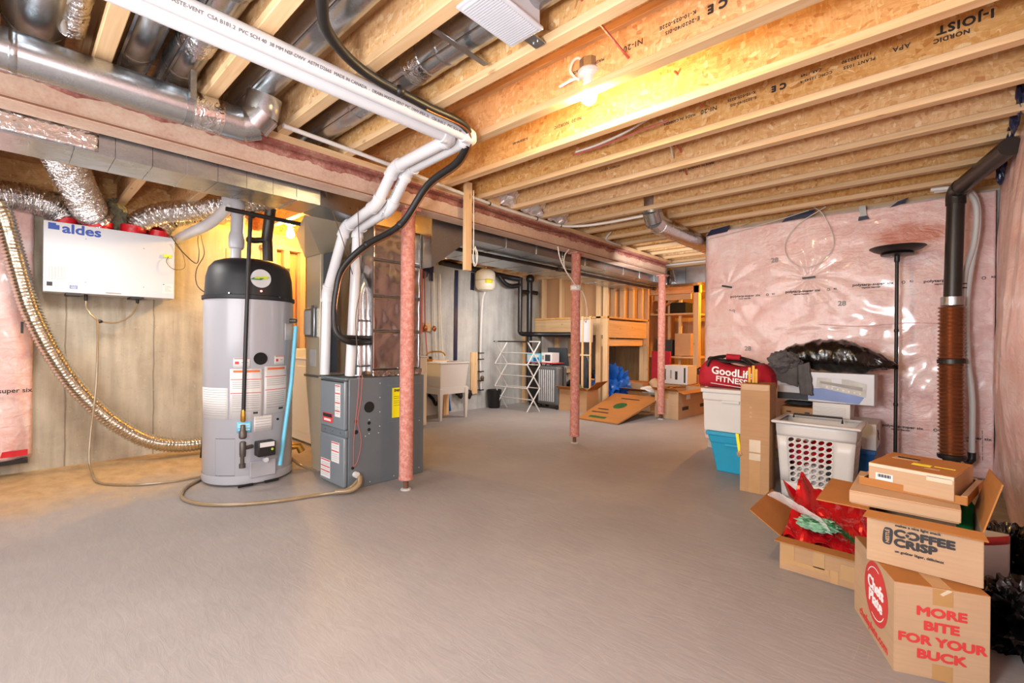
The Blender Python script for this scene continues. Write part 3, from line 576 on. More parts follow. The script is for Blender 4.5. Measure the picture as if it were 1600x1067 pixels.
# ------------------------------------------------------------------ ceiling fan / bulb / wiring
t = thing('ceiling_fan_grille', 'white slotted fan grille hanging from the joists at the top', 'vent', (1.2, 1.14, 2.26))
obj('housing', MB().box(1.06, 1.33, 1.085, 1.235, 2.28, 2.36), M['white'], t, bevel=.004)
obj('frame', MB().box(1.05, 1.34, 1.075, 1.24, 2.27, 2.281), M['white'], t, bevel=.004)
for i in range(24): obj('slat', MB().box(1.068+i*.0108, 1.0735+i*.0108, 1.09, 1.225, 2.2655, 2.271), M['white'], t, smooth=False)
q = obj('bracket', MB().box(1.335, 1.42, 1.13, 1.18, 2.279, 2.284), M['galvd'], t); q['label'] = 'grey steel hanging bracket'
for y in (1.145, 1.165): obj('screw', MB().lathe((1.39, y, 2.275), [(.005, 0), (.005, .004)], 8), M['galv'], q)
def bulb_lamp(u, v, z, label, m, group, side=0):
    t = thing('light_bulb', label, 'lamp', (u, v, z), group)
    obj('octagon_box', MB().lathe((u, v, z), [(.04, .10), (.048, .10), (.048, .055), (.04, .05)], 8), M['galvd'], t, smooth=False)
    obj('lampholder', MB().lathe((u, v, z), [(.05, .055), (.057, .045), (.054, .03), (.034, .018), (.028, .0), (.028, -.012), (.016, -.012)], 24), M['white'], t)
    obj('bulb', MB().lathe((u, v, z), [(.014, -.006), (.02, -.02), (.033, -.045), (.038, -.068), (.033, -.092), (.018, -.106), (.002, -.11)], 20), m, t)
    return t
b = bulb_lamp(1.865, 1.215, 2.35, 'lit bare bulb in a white lampholder fixed to the ceiling joist', M['lens'], 'bare bulbs')
obj('supply_cable', MB().tube([(1.85, 1.24, 2.45), (1.84, 1.26, 2.47), (1.83, 1.285, 2.46), (1.83, 1.30, 2.42), (1.84, 1.28, 2.385), (1.85, 1.26, 2.37)], .007, 8, 8).tube([(1.84, 1.27, 2.38), (1.83, 1.30, 2.372), (1.82, 1.35, 2.36), (1.83, 1.345, 2.365), (1.84, 1.30, 2.385)], .007, 8, 8), M['wirew'], b)
bulb_lamp(1.93, 4.85, 2.25, 'lit bare bulb glowing above the studs behind the water heater', M['lens2'], 'bare bulbs')
bulb_lamp(8.3, 2.2, 2.25, 'lit amber bulb round the corner in the back room', M['lens3'], 'bare bulbs')
def jw(k, pts, m, label, r=.006):
    one('joist_cable', label, 'cable', MB().tube(pts, r, 6, 6), m, 'cables through the joists')
jw(0, [(1.43, .98, 2.40), (1.60, .99, 2.385), (1.85, 1.0, 2.37)], M['redwire'], 'red cable crossing the joist bay beside the fan grille')
jw(0, [(2.49, 1.72, 2.345), (2.5, 1.55, 2.352), (2.5, 1.35, 2.375), (2.5, 1.2, 2.41), (2.54, 1.12, 2.43)], M['wirew'], 'white cable sagging along the side of a joist past the bulb', .007)
jw(0, [(2.5, 1.75, 2.335), (2.5, 1.52, 2.335), (2.5, 1.28, 2.352), (2.51, 1.1, 2.36)], M['redwire'], 'red cable sagging under the white cable along a joist', .005)
jw(0, [(2.64, 1.2, 2.44), (2.9, 1.26, 2.39), (3.04, 1.3, 2.36)], M['wirew'], 'grey cable crossing the third bay beyond the bulb')
jw(0, [(2.66, 1.22, 2.46), (2.95, 1.24, 2.41), (3.06, 1.25, 2.39)], M['redwire'], 'red cable crossing the third bay beyond the bulb')
jw(0, [(3.05, 1.3, 2.45), (3.3, 1.34, 2.41), (3.43, 1.36, 2.37)], M['redwire'], 'red cable crossing the fourth bay beyond the bulb')
jw(0, [(2.23, .95, 2.46), (2.35, .93, 2.42), (2.45, .925, 2.40), (2.53, .92, 2.385)], M['redwire'], 'short red cable between joists to the right of the bulb')
jw(0, [(3.4, .9, 2.45), (3.6, .95, 2.42), (3.8, 1.0, 2.38)], M['redwire'], 'red cable crossing the fifth bay beyond the bulb')
one('wood_offcut', 'pale wooden strip hanging down from the joists in front of the beam', 'wood strip', MB().box(2.41, 2.475, 2.70, 2.735, 1.66, 2.36), M['pine_z'], smooth=False, bevel=.002)
one('joist_blocking', 'short pine block between joists above the beam near the hanging strip', 'wood block', MB().box(2.72, 2.84, 2.74, 2.775, 2.26, 2.45), M['pine_z'], smooth=False)
one('coiled_cable', 'white cable coiled at the foot of the hanging wooden strip', 'cable', MB().tube([(2.48, 2.69, 2.3), (2.485, 2.69, 2.0), (2.485, 2.69, 1.75), (2.50, 2.69, 1.70), (2.52, 2.69, 1.74), (2.50, 2.69, 1.85), (2.48, 2.69, 1.76), (2.51, 2.685, 1.71), (2.525, 2.685, 1.8), (2.50, 2.69, 1.86)], .004, 6, 6), M['wirew'])
t = thing('water_pipe', 'white plastic water pipe running along the top of the beam', 'pipe', (2.6, 2.74, 2.28))
obj('pipe_run', MB().tube([(1.0, 2.62, 2.27), (1.7, 2.66, 2.268), (2.3, 2.73, 2.268), (2.9, 2.755, 2.262), (3.3, 2.752, 2.262), (3.68, 2.735, 2.262), (3.86, 2.60, 2.268), (3.93, 2.35, 2.272), (3.95, 1.95, 2.276)], .013, 10, 6), M['plasticw'], t)
for p in ((2.72, 2.752, 2.262), (3.35, 2.752, 2.262), (3.7, 2.73, 2.262)): obj('clip', MB().lathe(p, [(.016, -.006), (.016, .006)], 10, 'x'), M['black'], t)
one('armoured_cable', 'thin grey cable drooping along the top edge of the beam', 'cable', MB().tube([(2.4, 2.765, 2.22), (2.9, 2.765, 2.20), (3.3, 2.765, 2.175), (3.7, 2.765, 2.2), (3.95, 2.765, 2.24)], .004, 6, 6), M['wire'])
one('water_pipe', 'short white pipe curl between the far joists above the beam', 'pipe', MB().tube([(4.62, 2.70, 2.36), (4.60, 2.73, 2.32), (4.62, 2.76, 2.29), (4.72, 2.765, 2.275), (4.95, 2.76, 2.275)], .012, 8, 6), M['plasticw'])
one('wall_cable', 'thin white cable looped against the pink end wall', 'cable', MB().tube([(4.9, 1.72, 2.19), (4.9, 1.44, 2.22), (4.9, 1.1, 2.27), (4.9, .82, 2.32)], .0035, 6, 6).tube([(4.9, .80, 2.36), (4.9, .71, 2.26), (4.9, .63, 2.02), (4.9, .69, 1.87), (4.9, .83, 1.80), (4.9, .96, 1.87), (4.9, 1.01, 2.03), (4.9, .91, 2.20), (4.9, .69, 2.33)], .004, 6, 8), M['wirew'])

# ------------------------------------------------------------------ air exchanger on the left wall
def flat(name, x0, x1, z0, z1, y, m, parent): return obj(name, MB().box(x0, x1, y-.001, y+.0005, z0, z1), m, parent, smooth=False)
hv = thing('air_exchanger', 'white wall-hung ventilator box with blue lettering under silver flex ducts', 'ventilator', (.6, 5.32, 1.465))
obj('cabinet', MB().box(.174, 1.024, 5.2, 5.43, 1.465, 2.033), M['white'], hv, bevel=.004)
obj('front_door', MB().box(.172, 1.026, 5.19, 5.2, 1.467, 2.031), M['white'], hv, bevel=.003)
F = 5.19
text('lettering', 'aldes', M['blueink'], (.278, F, 1.982), (1,0,0), (0,0,1), .105, hv, .0035, 'LEFT', 1.12)
lg = obj('emblem', MB().box(.198, .263, F-.001, F, 1.966, 2.018), M['blueink'], hv, smooth=False)
obj('emblem_notch', MB().box(.243, .263, F-.002, F-.0009, 2.004, 2.018), M['white'], lg, smooth=False)
s_ = flat('wiring_label', .19, .31, 1.51, 1.70, F, M['paper'], hv)
mb = MB()
for i in range(9): mb.box(.205+.0*i, .295, F-.0022, F-.001, 1.56+i*.013, 1.5615+i*.013)
for i in range(6): mb.box(.205+i*.0178, .2062+i*.0178, F-.0022, F-.001, 1.56, 1.67)
mb.box(.235, .30, F-.0022, F-.001, 1.515, 1.5165).box(.235, .30, F-.0022, F-.001, 1.525, 1.5265).box(.235, .30, F-.0022, F-.001, 1.535, 1.5365)
obj('print', mb, M['inkg'], s_, smooth=False)
obj('print', MB().box(.192, .225, F-.0022, F-.001, 1.512, 1.545), M['ink'], s_, smooth=False)
q = flat('badge', .325, .37, 1.50, 1.527, F, M['blueink'], hv); obj('badge_face', MB().box(.330, .365, F-.0022, F-.001, 1.504, 1.523), M['paper'], q, smooth=False); text('print', 'HVI', M['blueink'], (.3475, F-.0022, 1.5135), (1,0,0), (0,0,1), .02, q, .0005)
q = flat('maker_label', .54, .65, 1.478, 1.515, F, M['paper'], hv); obj('print', MB().box(.545, .648, F-.0022, F-.001, 1.479, 1.489), M['inkg'], q, smooth=False)
q = flat('notice_label', .935, 1.015, 1.515, 1.60, F, M['paper'], hv)
mb = MB().box(.94, .95, F-.0022, F-.001, 1.59, 1.597)
for i in range(5): mb.box(.955, .955+.05-.01*(i%3), F-.0022, F-.001, 1.535+i*.011, 1.5365+i*.011)
obj('print', mb, M['ink'], q, smooth=False)
q = obj('wire_terminal', MB().box(.94, 1.0, F-.012, F, 1.84, 1.87), M['lime'], hv, bevel=.002); q['label'] = 'lime green wire terminal'
obj('lead_wire', MB().tube([(.975, F-.012, 1.85), (.96, F-.02, 1.80), (1.0, F-.03, 1.745), (1.06, F-.03, 1.74), (1.10, F-.03, 1.78), (1.08, F-.02, 1.9), (1.02, F-.01, 1.98)], .0025, 5, 6), M['wire'], q)
for x, z in ((.42, 1.92), (.42, 1.56), (.80, 1.90), (.80, 1.555)): obj('screw', MB().lathe((x, F-.003, z), [(.005, 0), (.005, .003)], 8, 'y'), M['inkg'], hv)
for x in (.35, .76): obj('bracket', MB().box(x-.045, x+.045, 5.2, 5.4, 1.448, 1.464), M['black'], hv)
for x in (.43, .77): obj('drain_spout', MB().lathe((x, 5.27, 1.41), [(.008, 0), (.012, .01), (.012, .055)], 12), M['black'], hv)
# four collars with red tape + flex ducts
fl_ = [(.30, 5.34, .075), (.50, 5.27, .095), (.74, 5.27, .085), (.93, 5.34, .075)]
for x, y, r in fl_: obj('duct_collar', MB().lathe((x, y, 2.03), [(r*.92, 0), (r*.95, .06)], 24), M['redt'], hv)
flex = [([(.30, 5.34, 2.10), (.25, 5.33, 2.16), (.08, 5.3, 2.20), (-.12, 5.25, 2.17), (-.4, 5.2, 2.1), (-.9, 5.2, 2.08)], .105, 'silver flex duct running left from the white ventilator', 'foil'),
        ([(.50, 5.27, 2.11), (.44, 5.2, 2.17), (.36, 4.95, 2.26), (.26, 4.6, 2.36), (.2, 4.3, 2.42), (.2, 3.9, 2.44)], .115, 'wide silver flex duct rising forward from the white ventilator', 'foil'),
        ([(.74, 5.27, 2.10), (.78, 5.25, 2.15), (.90, 5.1, 2.22), (1.10, 4.8, 2.24), (1.24, 4.5, 2.25), (1.38, 4.2, 2.26), (1.5, 3.9, 2.28)], .085, 'silver flex duct curving right from the white ventilator', 'foil'),
        ([(.93, 5.34, 2.10), (.97, 5.36, 2.16), (1.05, 5.36, 2.25), (1.3, 5.30, 2.33), (1.6, 5.1, 2.38)], .08, 'silver flex duct at the back right of the white ventilator', 'foil')]
for pts, r, l, m in flex:
    one('flex_duct', l, 'duct', MB().tube(pts, r, 20, 8, (.007, .026), crumple=.014), M[m], 'silver flex ducts of the ventilator', smooth=False)
for (x, y, r) in fl_:
    obj('red_tape', MB().tube([(x, y, 2.036), (x-.003, y, 2.06), (x, y-.003, 2.10)], r*1.08, 24, crumple=.006), M['redt'], hv)
one('flex_duct', 'long golden-lit foil flex duct sweeping down the left wall to the floor', 'duct', MB().tube([(-.07, 5.22, 2.12), (-.03, 5.22, 1.97), (.03, 5.22, 1.67), (.12, 5.22, 1.27), (.30, 5.22, .82), (.49, 5.22, .51), (.67, 5.20, .31), (.86, 5.17, .17), (1.08, 5.13, .11), (1.33, 5.1, .11), (1.6, 5.1, .11)], .062, 20, 8, (.006, .026), crumple=.003), M['foilgold'], smooth=True)
t = thing('drain_tube', 'clear tan drain tube hanging in a loop under the white ventilator', 'tube', (.5, 5.2, 0))
obj('loop', MB().tube([(.43, 5.27, 1.42), (.435, 5.26, 1.34), (.49, 5.26, 1.26), (.55, 5.26, 1.235), (.64, 5.26, 1.24), (.73, 5.26, 1.31), (.77, 5.27, 1.42)], .007, 8, 8), M['tubing'], t)
obj('tail', MB().tube([(.50, 5.24, 1.25), (.50, 5.2, 1.1), (.485, 5.12, .7), (.455, 5.1, .35), (.44, 5.05, .12), (.45, 4.95, .015), (.46, 4.6, .012), (.62, 4.36, .012), (.84, 4.25, .012), (1.02, 4.25, .012)], .0085, 8, 8), M['tubing'], t)
obj('tee', MB().blob((.515, 5.25, 1.24), (.02, .012, .016), 2, .2), M['black'], t)
one('drain_tube', 'clear tan tube curving on the floor from the water heater to the furnace', 'tube', MB().tube([(1.0, 4.16, .013), (.87, 4.0, .013), (.80, 3.78, .013), (.84, 3.56, .013), (.98, 3.38, .013), (1.2, 3.24, .013), (1.45, 3.16, .013), (1.62, 3.07, .03), (1.72, 3.08, .075), (1.74, 3.10, .10)], .012, 10, 8), M['tubing'])
one('drain_tube', 'clear tan tube sagging between the water heater and the return duct', 'tube', MB().tube([(1.60, 4.05, .12), (1.66, 3.95, .04), (1.72, 3.8, .02), (1.74, 3.66, .08), (1.72, 3.55, .16)], .012, 10, 8), M['tubing'])
t = thing('power_cord', 'thin black cords dangling from the ceiling beside the ventilator', 'cord', (1.15, 5.0, 2.0))
obj('cord', MB().tube([(1.16, 4.9, 2.27), (1.155, 4.9, 2.12), (1.17, 4.9, 2.0), (1.19, 4.9, 1.87), (1.13, 4.9, 1.72), (1.14, 4.9, 1.58), (1.2, 4.75, 1.5), (1.3, 4.3, 1.46)], .004, 6, 8).tube([(1.16, 4.9, 2.2), (1.14, 4.9, 2.0), (1.15, 4.9, 1.88), (1.13, 4.9, 1.78), (1.05, 4.95, 1.86), (1.0, 5.0, 1.95), (.98, 5.1, 2.03)], .004, 6, 8), M['black'], t)
obj('plug', MB().lathe((1.16, 4.9, 2.17), [(.012, 0), (.02, .03), (.022, .08), (.018, .11)], 10), M['black'], t)
one('black_stick', 'short black stick standing on the floor by the water heater', 'stick', MB().tube([(1.195, 4.97, 0), (1.225, 4.95, .38)], .010, 8), M['black'])

# ------------------------------------------------------------------ water heater
wx, wy, R = 1.305, 4.06, .315
wh = thing('water_heater', 'tall grey water heater with a black cap and red-striped labels', 'water heater', (wx, wy, 0))
obj('tank', MB().lathe((wx, wy, 0), [(R-.01, .012), (R, .03), (R, 1.41)], 64), M['tank'], wh)
obj('bottom_ring', MB().lathe((wx, wy, 0), [(R+.002, .02), (R+.004, .05), (R+.002, .08)], 64, caps=False), M['tank'], wh)
obj('cap', MB().lathe((wx, wy, 0), [(R+.008, 1.40), (R+.012, 1.405), (R+.012, 1.43), (R-.004, 1.435), (R-.012, 1.58), (R-.03, 1.655), (R-.065, 1.70), (R-.12, 1.722), (.01, 1.73)], 64), M['tanktop'], wh)
fd = Vector((-.305, -.952, 0)); rt = Vector((.952*.98, -.305, 0)).normalized()
def ang(px): return math.asin(max(-1, min(1, (px-387)/59.0)))*.97
def wp(th, z, lift=0): 
    d = fd*math.cos(th)+rt*math.sin(th); return (wx+d.x*(R+lift), wy+d.y*(R+lift), z)
def zz(py): return 1.1-(py-535)/715*3.62
def patch(p0, p1, y0, y1, m, name='label', parent=wh, lift=.002, lab=None):
    a0, a1, z0, z1 = ang(p0), ang(p1), zz(y1), zz(y0)
    o = obj(name, MB().grid(lambda a, b: wp(a0+a*(a1-a0), z0+b*(z1-z0), lift), 10, 1), m, parent, solid=.001)
    if lab: o['label'] = lab
    return o
def lines(p0, p1, ys, m, parent, th=.8, lift=.0036):
    mb = MB()
    for y in ys:
        a0, a1, z0, z1 = ang(p0), ang(p1), zz(y+th), zz(y)
        mb.grid(lambda a, b: wp(a0+a*(a1-a0), z0+b*(z1-z0), lift), 8, 1)
    return obj('print', mb, m, parent, smooth=False)
patch(329, 361, 607, 653, M['paper'], 'spec_label')
for (a, b, k) in ((363, 404, 0), (406, 437, 1)):
    q = patch(a, b, 579-k*3, 652-k*4, M['paper'], 'warning_label'); e = k*3
    lines(a+4, b-4, [581-e], M['orange'], q, 3.2); lines(a+1, b-2, [594-e, 614-e], M['redink'], q, 1.0)
    lines(a+3, b-4, [598-e, 601-e, 604-e, 607-e, 618-e, 621-e, 624-e, 627-e, 630-e, 633-e, 637-e, 641-e], M['inkg'], q, .7)
    lines(b-12, b-6, [643-e], M['ink'], q, 3)
    q = patch(367+k*52, 388+k*45, 563-k*3, 578-k*4, M['paper'], 'warning_label'); lines(368+k*52, 387+k*45, [563.4-k*3], M['redink'], q, .9); lines(369+k*52, 374+k*50, [568-k*3], M['redink'], q, 4); lines(377+k*50, 385+k*45, [569-k*3], M['inkg'], q, 1.2)
lines(331, 359, [610+i*3.4 for i in range(12)], M['inkg'], wh, .5, .0036)
q = patch(372, 390, 657, 673, M['skyb'], 'energy_label', lab='sky blue label'); lines(374, 388, [660, 664, 668], M['paper'], q, 1.2)
q = patch(393, 417, 650, 673, M['paper'], 'rating_label'); lines(395, 415, [654, 658, 662, 666, 669], M['inkg'], q, .6)
patch(433, 444, 510, 536, M['paper'], 'small_label'); patch(440, 446, 620, 632, M['paper'], 'small_label')
lines(346, 370, [681, 735], M['iron'], wh, .6, .001)
for a in (346, 370): obj('panel_groove', MB().beam(wp(ang(a), zz(682), .0005), wp(ang(a), zz(735), .0005), .003, .001), M['inkg'], wh)
th = ang(401); c = Vector(wp(th, zz(564), -.004)); dn = (fd*math.cos(th)+rt*math.sin(th)); tn = Vector((-dn.y, dn.x, 0))
def disc(px, py, r, m, name, lift, parent=wh, n=24, Rr=None):
    th = ang(px); dn = fd*math.cos(th)+rt*math.sin(th); p = Vector((wx, wy, 0))+dn*((Rr or R)+lift); p.z = zz(py)
    return obj(name, MB().tube([p-dn*.004, p+dn*.003], r, n), m, parent)
disc(401, 564, .047, M['dark'], 'vent_hole', .001)
lg = disc(401, 444, .07, M['white'], 'round_badge', -.004, Rr=R-.006); 
for i, (dx, w_, mm) in enumerate(((-3, .045, 'green'), (2, .05, 'lime'), (6, .03, 'lime'))):
    th = ang(399+dx); dn = fd*math.cos(th)+rt*math.sin(th); tn = Vector((-dn.y, dn.x, 0)); p = Vector((wx, wy, 0))+dn*(R+.002); p.z = zz(445-i*1.5)
    obj('leaf_emblem', MB().obox(p, tn*w_*.8, Vector((0,0,.008))+tn*.01, dn*.001), M[mm], lg)
disc(401, 463, .008, M['red_led'], 'pilot_light', .002, Rr=R-.002, n=10)
disc(362, 468, .006, M['galv'], 'screw', .012, n=10); disc(424, 470, .006, M['galv'], 'screw', .012, n=10)
# controls
th = ang(405); dn = fd*math.cos(th)+rt*math.sin(th); tn = Vector((-dn.y, dn.x, 0)); p = Vector((wx, wy, 0))+dn*(R+.045); p.z = zz(697)
gv = obj('gas_control', MB().obox(p, tn*.062, Vector((0,0,.055)), dn*.045), M['black'], wh, bevel=.008)
obj('dial_face', MB().obox(p+dn*.046+Vector((0,0,.034)), tn*.05, Vector((0,0,.017)), dn*.002), M['paper'], gv)
obj('indicator', MB().tube([p+dn*.045+tn*.035-Vector((0,0,.005)), p+dn*.049+tn*.035-Vector((0,0,.005))], .009, 12), M['lime'], gv)
obj('drain_knob', MB().tube([p-Vector((0,0,.085))+dn*.0, p-Vector((0,0,.085))+dn*.03], .018, 14), M['white'], wh)
obj('burner_door', MB().obox(p-Vector((0,0,.16))-dn*.04, tn*.09, Vector((0,0,.06)), dn*.006), M['tank'], wh, bevel=.004)
for dx in (-.12, .06): obj('air_slot', MB().obox(p-Vector((0,0,.265))-dn*.035+tn*dx*1.0, tn*.05, Vector((0,0,.008)), dn*.006), M['dark'], wh)
disc(424, 658, .009, M['black'], 'sight_hole', .004, n=12)
obj('relief_valve', MB().tube([wp(ang(441), zz(505), -.01), wp(ang(441), zz(505), .05)], .018, 12), M['ironr'], wh)
obj('drain_valve', MB().tube([wp(ang(446.5), zz(712), .0), wp(ang(446.5), zz(712), .05), wp(ang(446.5), zz(722), .075)], .03, 14), M['brass'], wh)
one('relief_tube', 'sky blue plastic tube standing against the front of the water heater', 'tube', MB().tube([wp(ang(441), zz(514), .045), wp(ang(436), zz(600), .045), wp(ang(422.5), zz(728), .045)], .0155, 14), M['skyb'])
# gas line in front
t = thing('gas_pipe', 'black gas pipe coming straight down the front of the water heater', 'pipe', (1.15, 3.7, 0))
gp = [(1.175, 3.66, 2.0), (1.165, 3.66, 1.7), (1.15, 3.66, 1.1), (1.14, 3.66, .58)]
obj('riser', MB().tube(gp, .014, 12), M['iron'], t)
obj('brass_fitting', MB().lathe((1.138, 3.66, .50), [(.012, 0), (.018, .01), (.018, .05), (.014, .09)], 8), M['brass'], t)
obj('union', MB().lathe((1.137, 3.66, .38), [(.018, 0), (.027, .01), (.027, .05), (.02, .06), (.016, .1)], 10), M['ironr'], t)
obj('tee', MB().lathe((1.137, 3.66, .25), [(.02, 0), (.022, .02), (.022, .1), (.016, .11)], 12).tube([(1.137, 3.66, .31), (1.21, 3.69, .31)], .015, 10), M['ironr'], t)
obj('drip_leg', MB().lathe((1.135, 3.66, .17), [(.022, 0), (.022, .03), (.014, .032), (.014, .09)], 12), M['ironr'], t)
obj('header', MB().tube([(1.0, 3.60, 2.0), (1.3, 3.60, 1.995), (2.1, 3.60, 1.985)], .016, 12), M['iron'], t)
obj('elbow', MB().blob((1.175, 3.63, 2.0), (.026, .035, .026), 3, .05), M['iron'], t)
t = thing('exhaust_pipe', 'fat grey plastic exhaust pipe rising from the top of the water heater', 'pipe', (1.24, 4.15, 1.72))
obj('lower_run', MB().tube([(1.215, 4.12, 1.72), (1.22, 4.12, 1.86)], .038, 20), M['pvcgrey'], t)
obj('coupling', MB().lathe((1.222, 4.12, 1.83), [(.04, -.01), (.052, .0), (.056, .03), (.056, .09), (.05, .12)], 24), M['pvcgrey'], t)
obj('upper_run', MB().tube([(1.223, 4.12, 1.94), (1.23, 4.12, 2.16)], .046, 20), M['pvcgrey'], t)
obj('elbow', MB().tube([(1.23, 4.12, 2.10), (1.23, 4.12, 2.17), (1.21, 4.14, 2.22), (1.17, 4.2, 2.21)], .053, 20, 6), M['pvcgrey'], t)
obj('slope_run', MB().tube([(1.20, 4.16, 2.20), (1.15, 4.4, 2.10), (1.10, 4.62, 2.05), (1.09, 5.1, 2.06), (1.09, 5.42, 2.06)], .045, 20, 5), M['pvc'], t)
q = obj('orange_label', MB().obox((1.262, 4.075, 2.12), (.02, .012, -.006), (0,.0,.012), (-.002, .003, 0)), M['orange'], t)
t = thing('black_flue_pipe', 'black insulated pipe rising from the right of the water heater cap', 'pipe', (1.48, 4.2, 1.7))
obj('lower_pipe', MB().tube([(1.49, 4.2, 1.66), (1.48, 4.2, 1.98)], .04, 16), M['soot'], t)
obj('upper_pipe', MB().tube([(1.475, 4.2, 1.95), (1.47, 4.1, 2.2), (1.46, 4.1, 2.29)], .043, 16), M['soot'], t)
obj('side_branch', MB().tube([(1.47, 4.2, 1.95), (1.40, 4.25, 1.94), (1.36, 4.3, 1.95)], .025, 12), M['abs'], t)

# yellow-lit stud wall + appliances behind
fr = thing('stud_frame', 'short pine stud wall on the concrete right of the water heater', 'stud wall', (2.1, 5.35, 0))
for x in (1.92, 2.06, 2.24, 2.46): obj('stud', MB().box(x, x+.06, 5.34, 5.43, .02, 2.1), M['pine_z'], fr, smooth=False)
obj('top_plate', MB().box(1.85, 2.6, 5.33, 5.44, 2.1, 2.14), M['pine_x'], fr, smooth=False)
obj('poly_sheet', MB().grid(lambda a, b: (1.85+a*.75, 5.438+.004*noise.noise(Vector((a*9, b*14, 1))), .02+b*2.08), 24, 40), M['pine_old'], fr, solid=.002)
q = obj('wire_run', MB().tube([(2.18, 5.33, 1.9), (2.185, 5.33, 1.4), (2.20, 5.33, 1.05), (2.14, 5.33, .98), (2.10, 5.33, 1.05), (2.12, 5.33, 1.12)], .004, 6, 6), M['redwire'], fr); q['label'] = 'thin red wire'
obj('metal_strap', MB().box(2.08, 2.12, 5.33, 5.338, 1.76, 1.9), M['galvd'], fr)
def washer(x0, y0, label, door):
    t = thing('washing_machine' if door else 'clothes_dryer', label, 'appliance', (x0+.34, 5.0, 0))
    obj('body', MB().box(x0, x0+.68, y0, 5.34, .02, .89), M['offw'], t, bevel=.015)
    obj('side_panel', MB().box(x0-.004, x0+.001, y0+.08, 5.28, .12, .82), M['offw'], t, bevel=.003)
    obj('console', MB().box(x0+.01, x0+.67, 5.22, 5.33, .89, 1.0), M['offw'], t, bevel=.012)
    obj('top', MB().box(x0-.004, x0+.684, y0-.004, 5.34, .885, .905), M['white'], t, bevel=.006)
    if door:
        obj('door_ring', MB().lathe((x0+.34, y0-.045, .47), [(.17, .045), (.245, .03), (.24, .0), (.2, -.01), (.16, .02)], 40, 'y', caps=False), M['white'], t)
        obj('door_glass', MB().lathe((x0+.34, y0-.03, .47), [(.02, -.01), (.13, .0), (.18, .03)], 32, 'y'), M['dark'], t)
    else:
        obj('door', MB().box(x0+.1, x0+.58, y0-.012, y0, .3, .78), M['offw'], t, bevel=.02)
    for dx in (.05, .63): obj('foot', MB().lathe((x0+dx, y0+.05, 0), [(.02, 0), (.018, .025)], 10), M['black'], t)
    return t
washer(2.09, 4.66, 'ivory clothes dryer behind the return duct, side panel showing', False)
washer(2.90, 4.72, 'white front-loading washing machine behind the furnace beside the sink', True)

# ------------------------------------------------------------------ furnace
fx0, fx1, fy0, fy1 = 1.647, 2.334, 3.122, 3.52
fu = thing('furnace', 'grey gas furnace cabinet with yellow sticker and white warning labels', 'furnace', (2.0, 3.32, 0))
obj('casing', MB().box(fx0+.02, fx1, fy0, fy1, .0, .815), M['furn'], fu, bevel=.004)
obj('upper_door', MB().box(fx0-.012, fx0+.02, fy0+.01, fy1-.005, .44, .80), M['furnd'], fu, bevel=.012, seg=3)
obj('lower_door', MB().box(fx0-.012, fx0+.02, fy0+.01, fy1-.005, .02, .385), M['furnd'], fu, bevel=.012, seg=3)
mid = obj('middle_rail', MB().box(fx0-.002, fx0+.02, fy0, fy1, .385, .44), M['furn'], fu, bevel=.004)
for y in (3.2, 3.32, 3.44): obj('rivet', MB().lathe((fx0-.006, y, .415), [(.006, 0), (.006, .006)], 8, 'x'), M['galv'], mid)
obj('top_lip', MB().box(fx0-.008, fx0+.02, fy0, fy1, .803, .82), M['furn'], fu, bevel=.004)
X = fx0-.0125
def fr_label(y0, y1, z0, z1, reds, ls, name='warning_label'):
    q = obj(name, MB().box(X-.001, X+.0005, y1, y0, z0, z1), M['paper'], fu, smooth=False); a, b = max(y0,y1), min(y0,y1)
    mb = MB(); 
    for r in reds: mb.box(X-.002, X-.001, b+.004, a-.004, r, r+.008)
    obj('print', mb, M['redink'], q, smooth=False)
    mb = MB()
    for l in ls: mb.box(X-.002, X-.001, b+.012, a-.012, l, l+.0025)
    obj('print', mb, M['inkg'], q, smooth=False)
fr_label(3.27, 3.19, .53, .77, [.755, .70, .63, .57], [.745-i*.016 for i in range(13) if i not in (2,3,7,8)])
fr_label(3.32, 3.20, .19, .34, [.328, .268], [.31, .295, .25, .235, .22, .205])
fr_label(3.49, 3.34, .05, .19, [.178, .13, .095], [.16, .148, .115, .08, .067])
q = obj('name_badge', MB().box(X-.004, X, 3.30, 3.46, .475, .545), M['redink'], fu, bevel=.003); obj('badge_print', MB().box(X-.0055, X-.004, 3.31, 3.45, .515, .54), M['iron'], q, smooth=False)
text('badge_print', 'amana', M['whiteink'], (X-.004, 3.38, .497), (0,-1,0), (0,0,1), .035, q, .0008, 'CENTER', 1.2)
obj('handle_groove', MB().box(X-.002, X+.002, 3.14, 3.5, .785, .797), M['iron'], fu, bevel=.002)
Y = fy0
def sd(x, z, r, m, name): return obj(name, MB().lathe((x, Y-.002, z), [(r, 0), (r, .003)], 24, 'y'), m, fu, smooth=False)
sd(1.83, .595, .042, M['dark'], 'knockout'); sd(1.83, .475, .013, M['dark'], 'knockout'); sd(1.83, .425, .013, M['dark'], 'knockout'); sd(1.725, .42, .016, M['dark'], 'knockout'); sd(1.72, .50, .013, M['darkrust'], 'knockout'); sd(1.70, .16, .012, M['dark'], 'knockout')
for x, z in ((1.92, .77), (1.92, .66), (1.92, .55), (1.92, .44), (1.91, .39), (1.83, .50), (1.83, .395), (1.80, .38), (2.1, .42), (2.05, .03), (1.84, .03), (2.29, .44), (2.29, .05)): obj('screw', MB().lathe((x, Y-.004, z), [(.004, 0), (.004, .004)], 8, 'y'), M['white'], fu)
q = obj('energy_sticker', MB().box(2.03, 2.19, Y-.0015, Y, .49, .725), M['yellow'], fu, smooth=False); q['label'] = 'bright yellow energy sticker'
text('print', 'ENERGUIDE', M['ink'], (2.11, Y-.0015, .703), (1,0,0), (0,0,1), .026, q, .001, 'CENTER', .92)
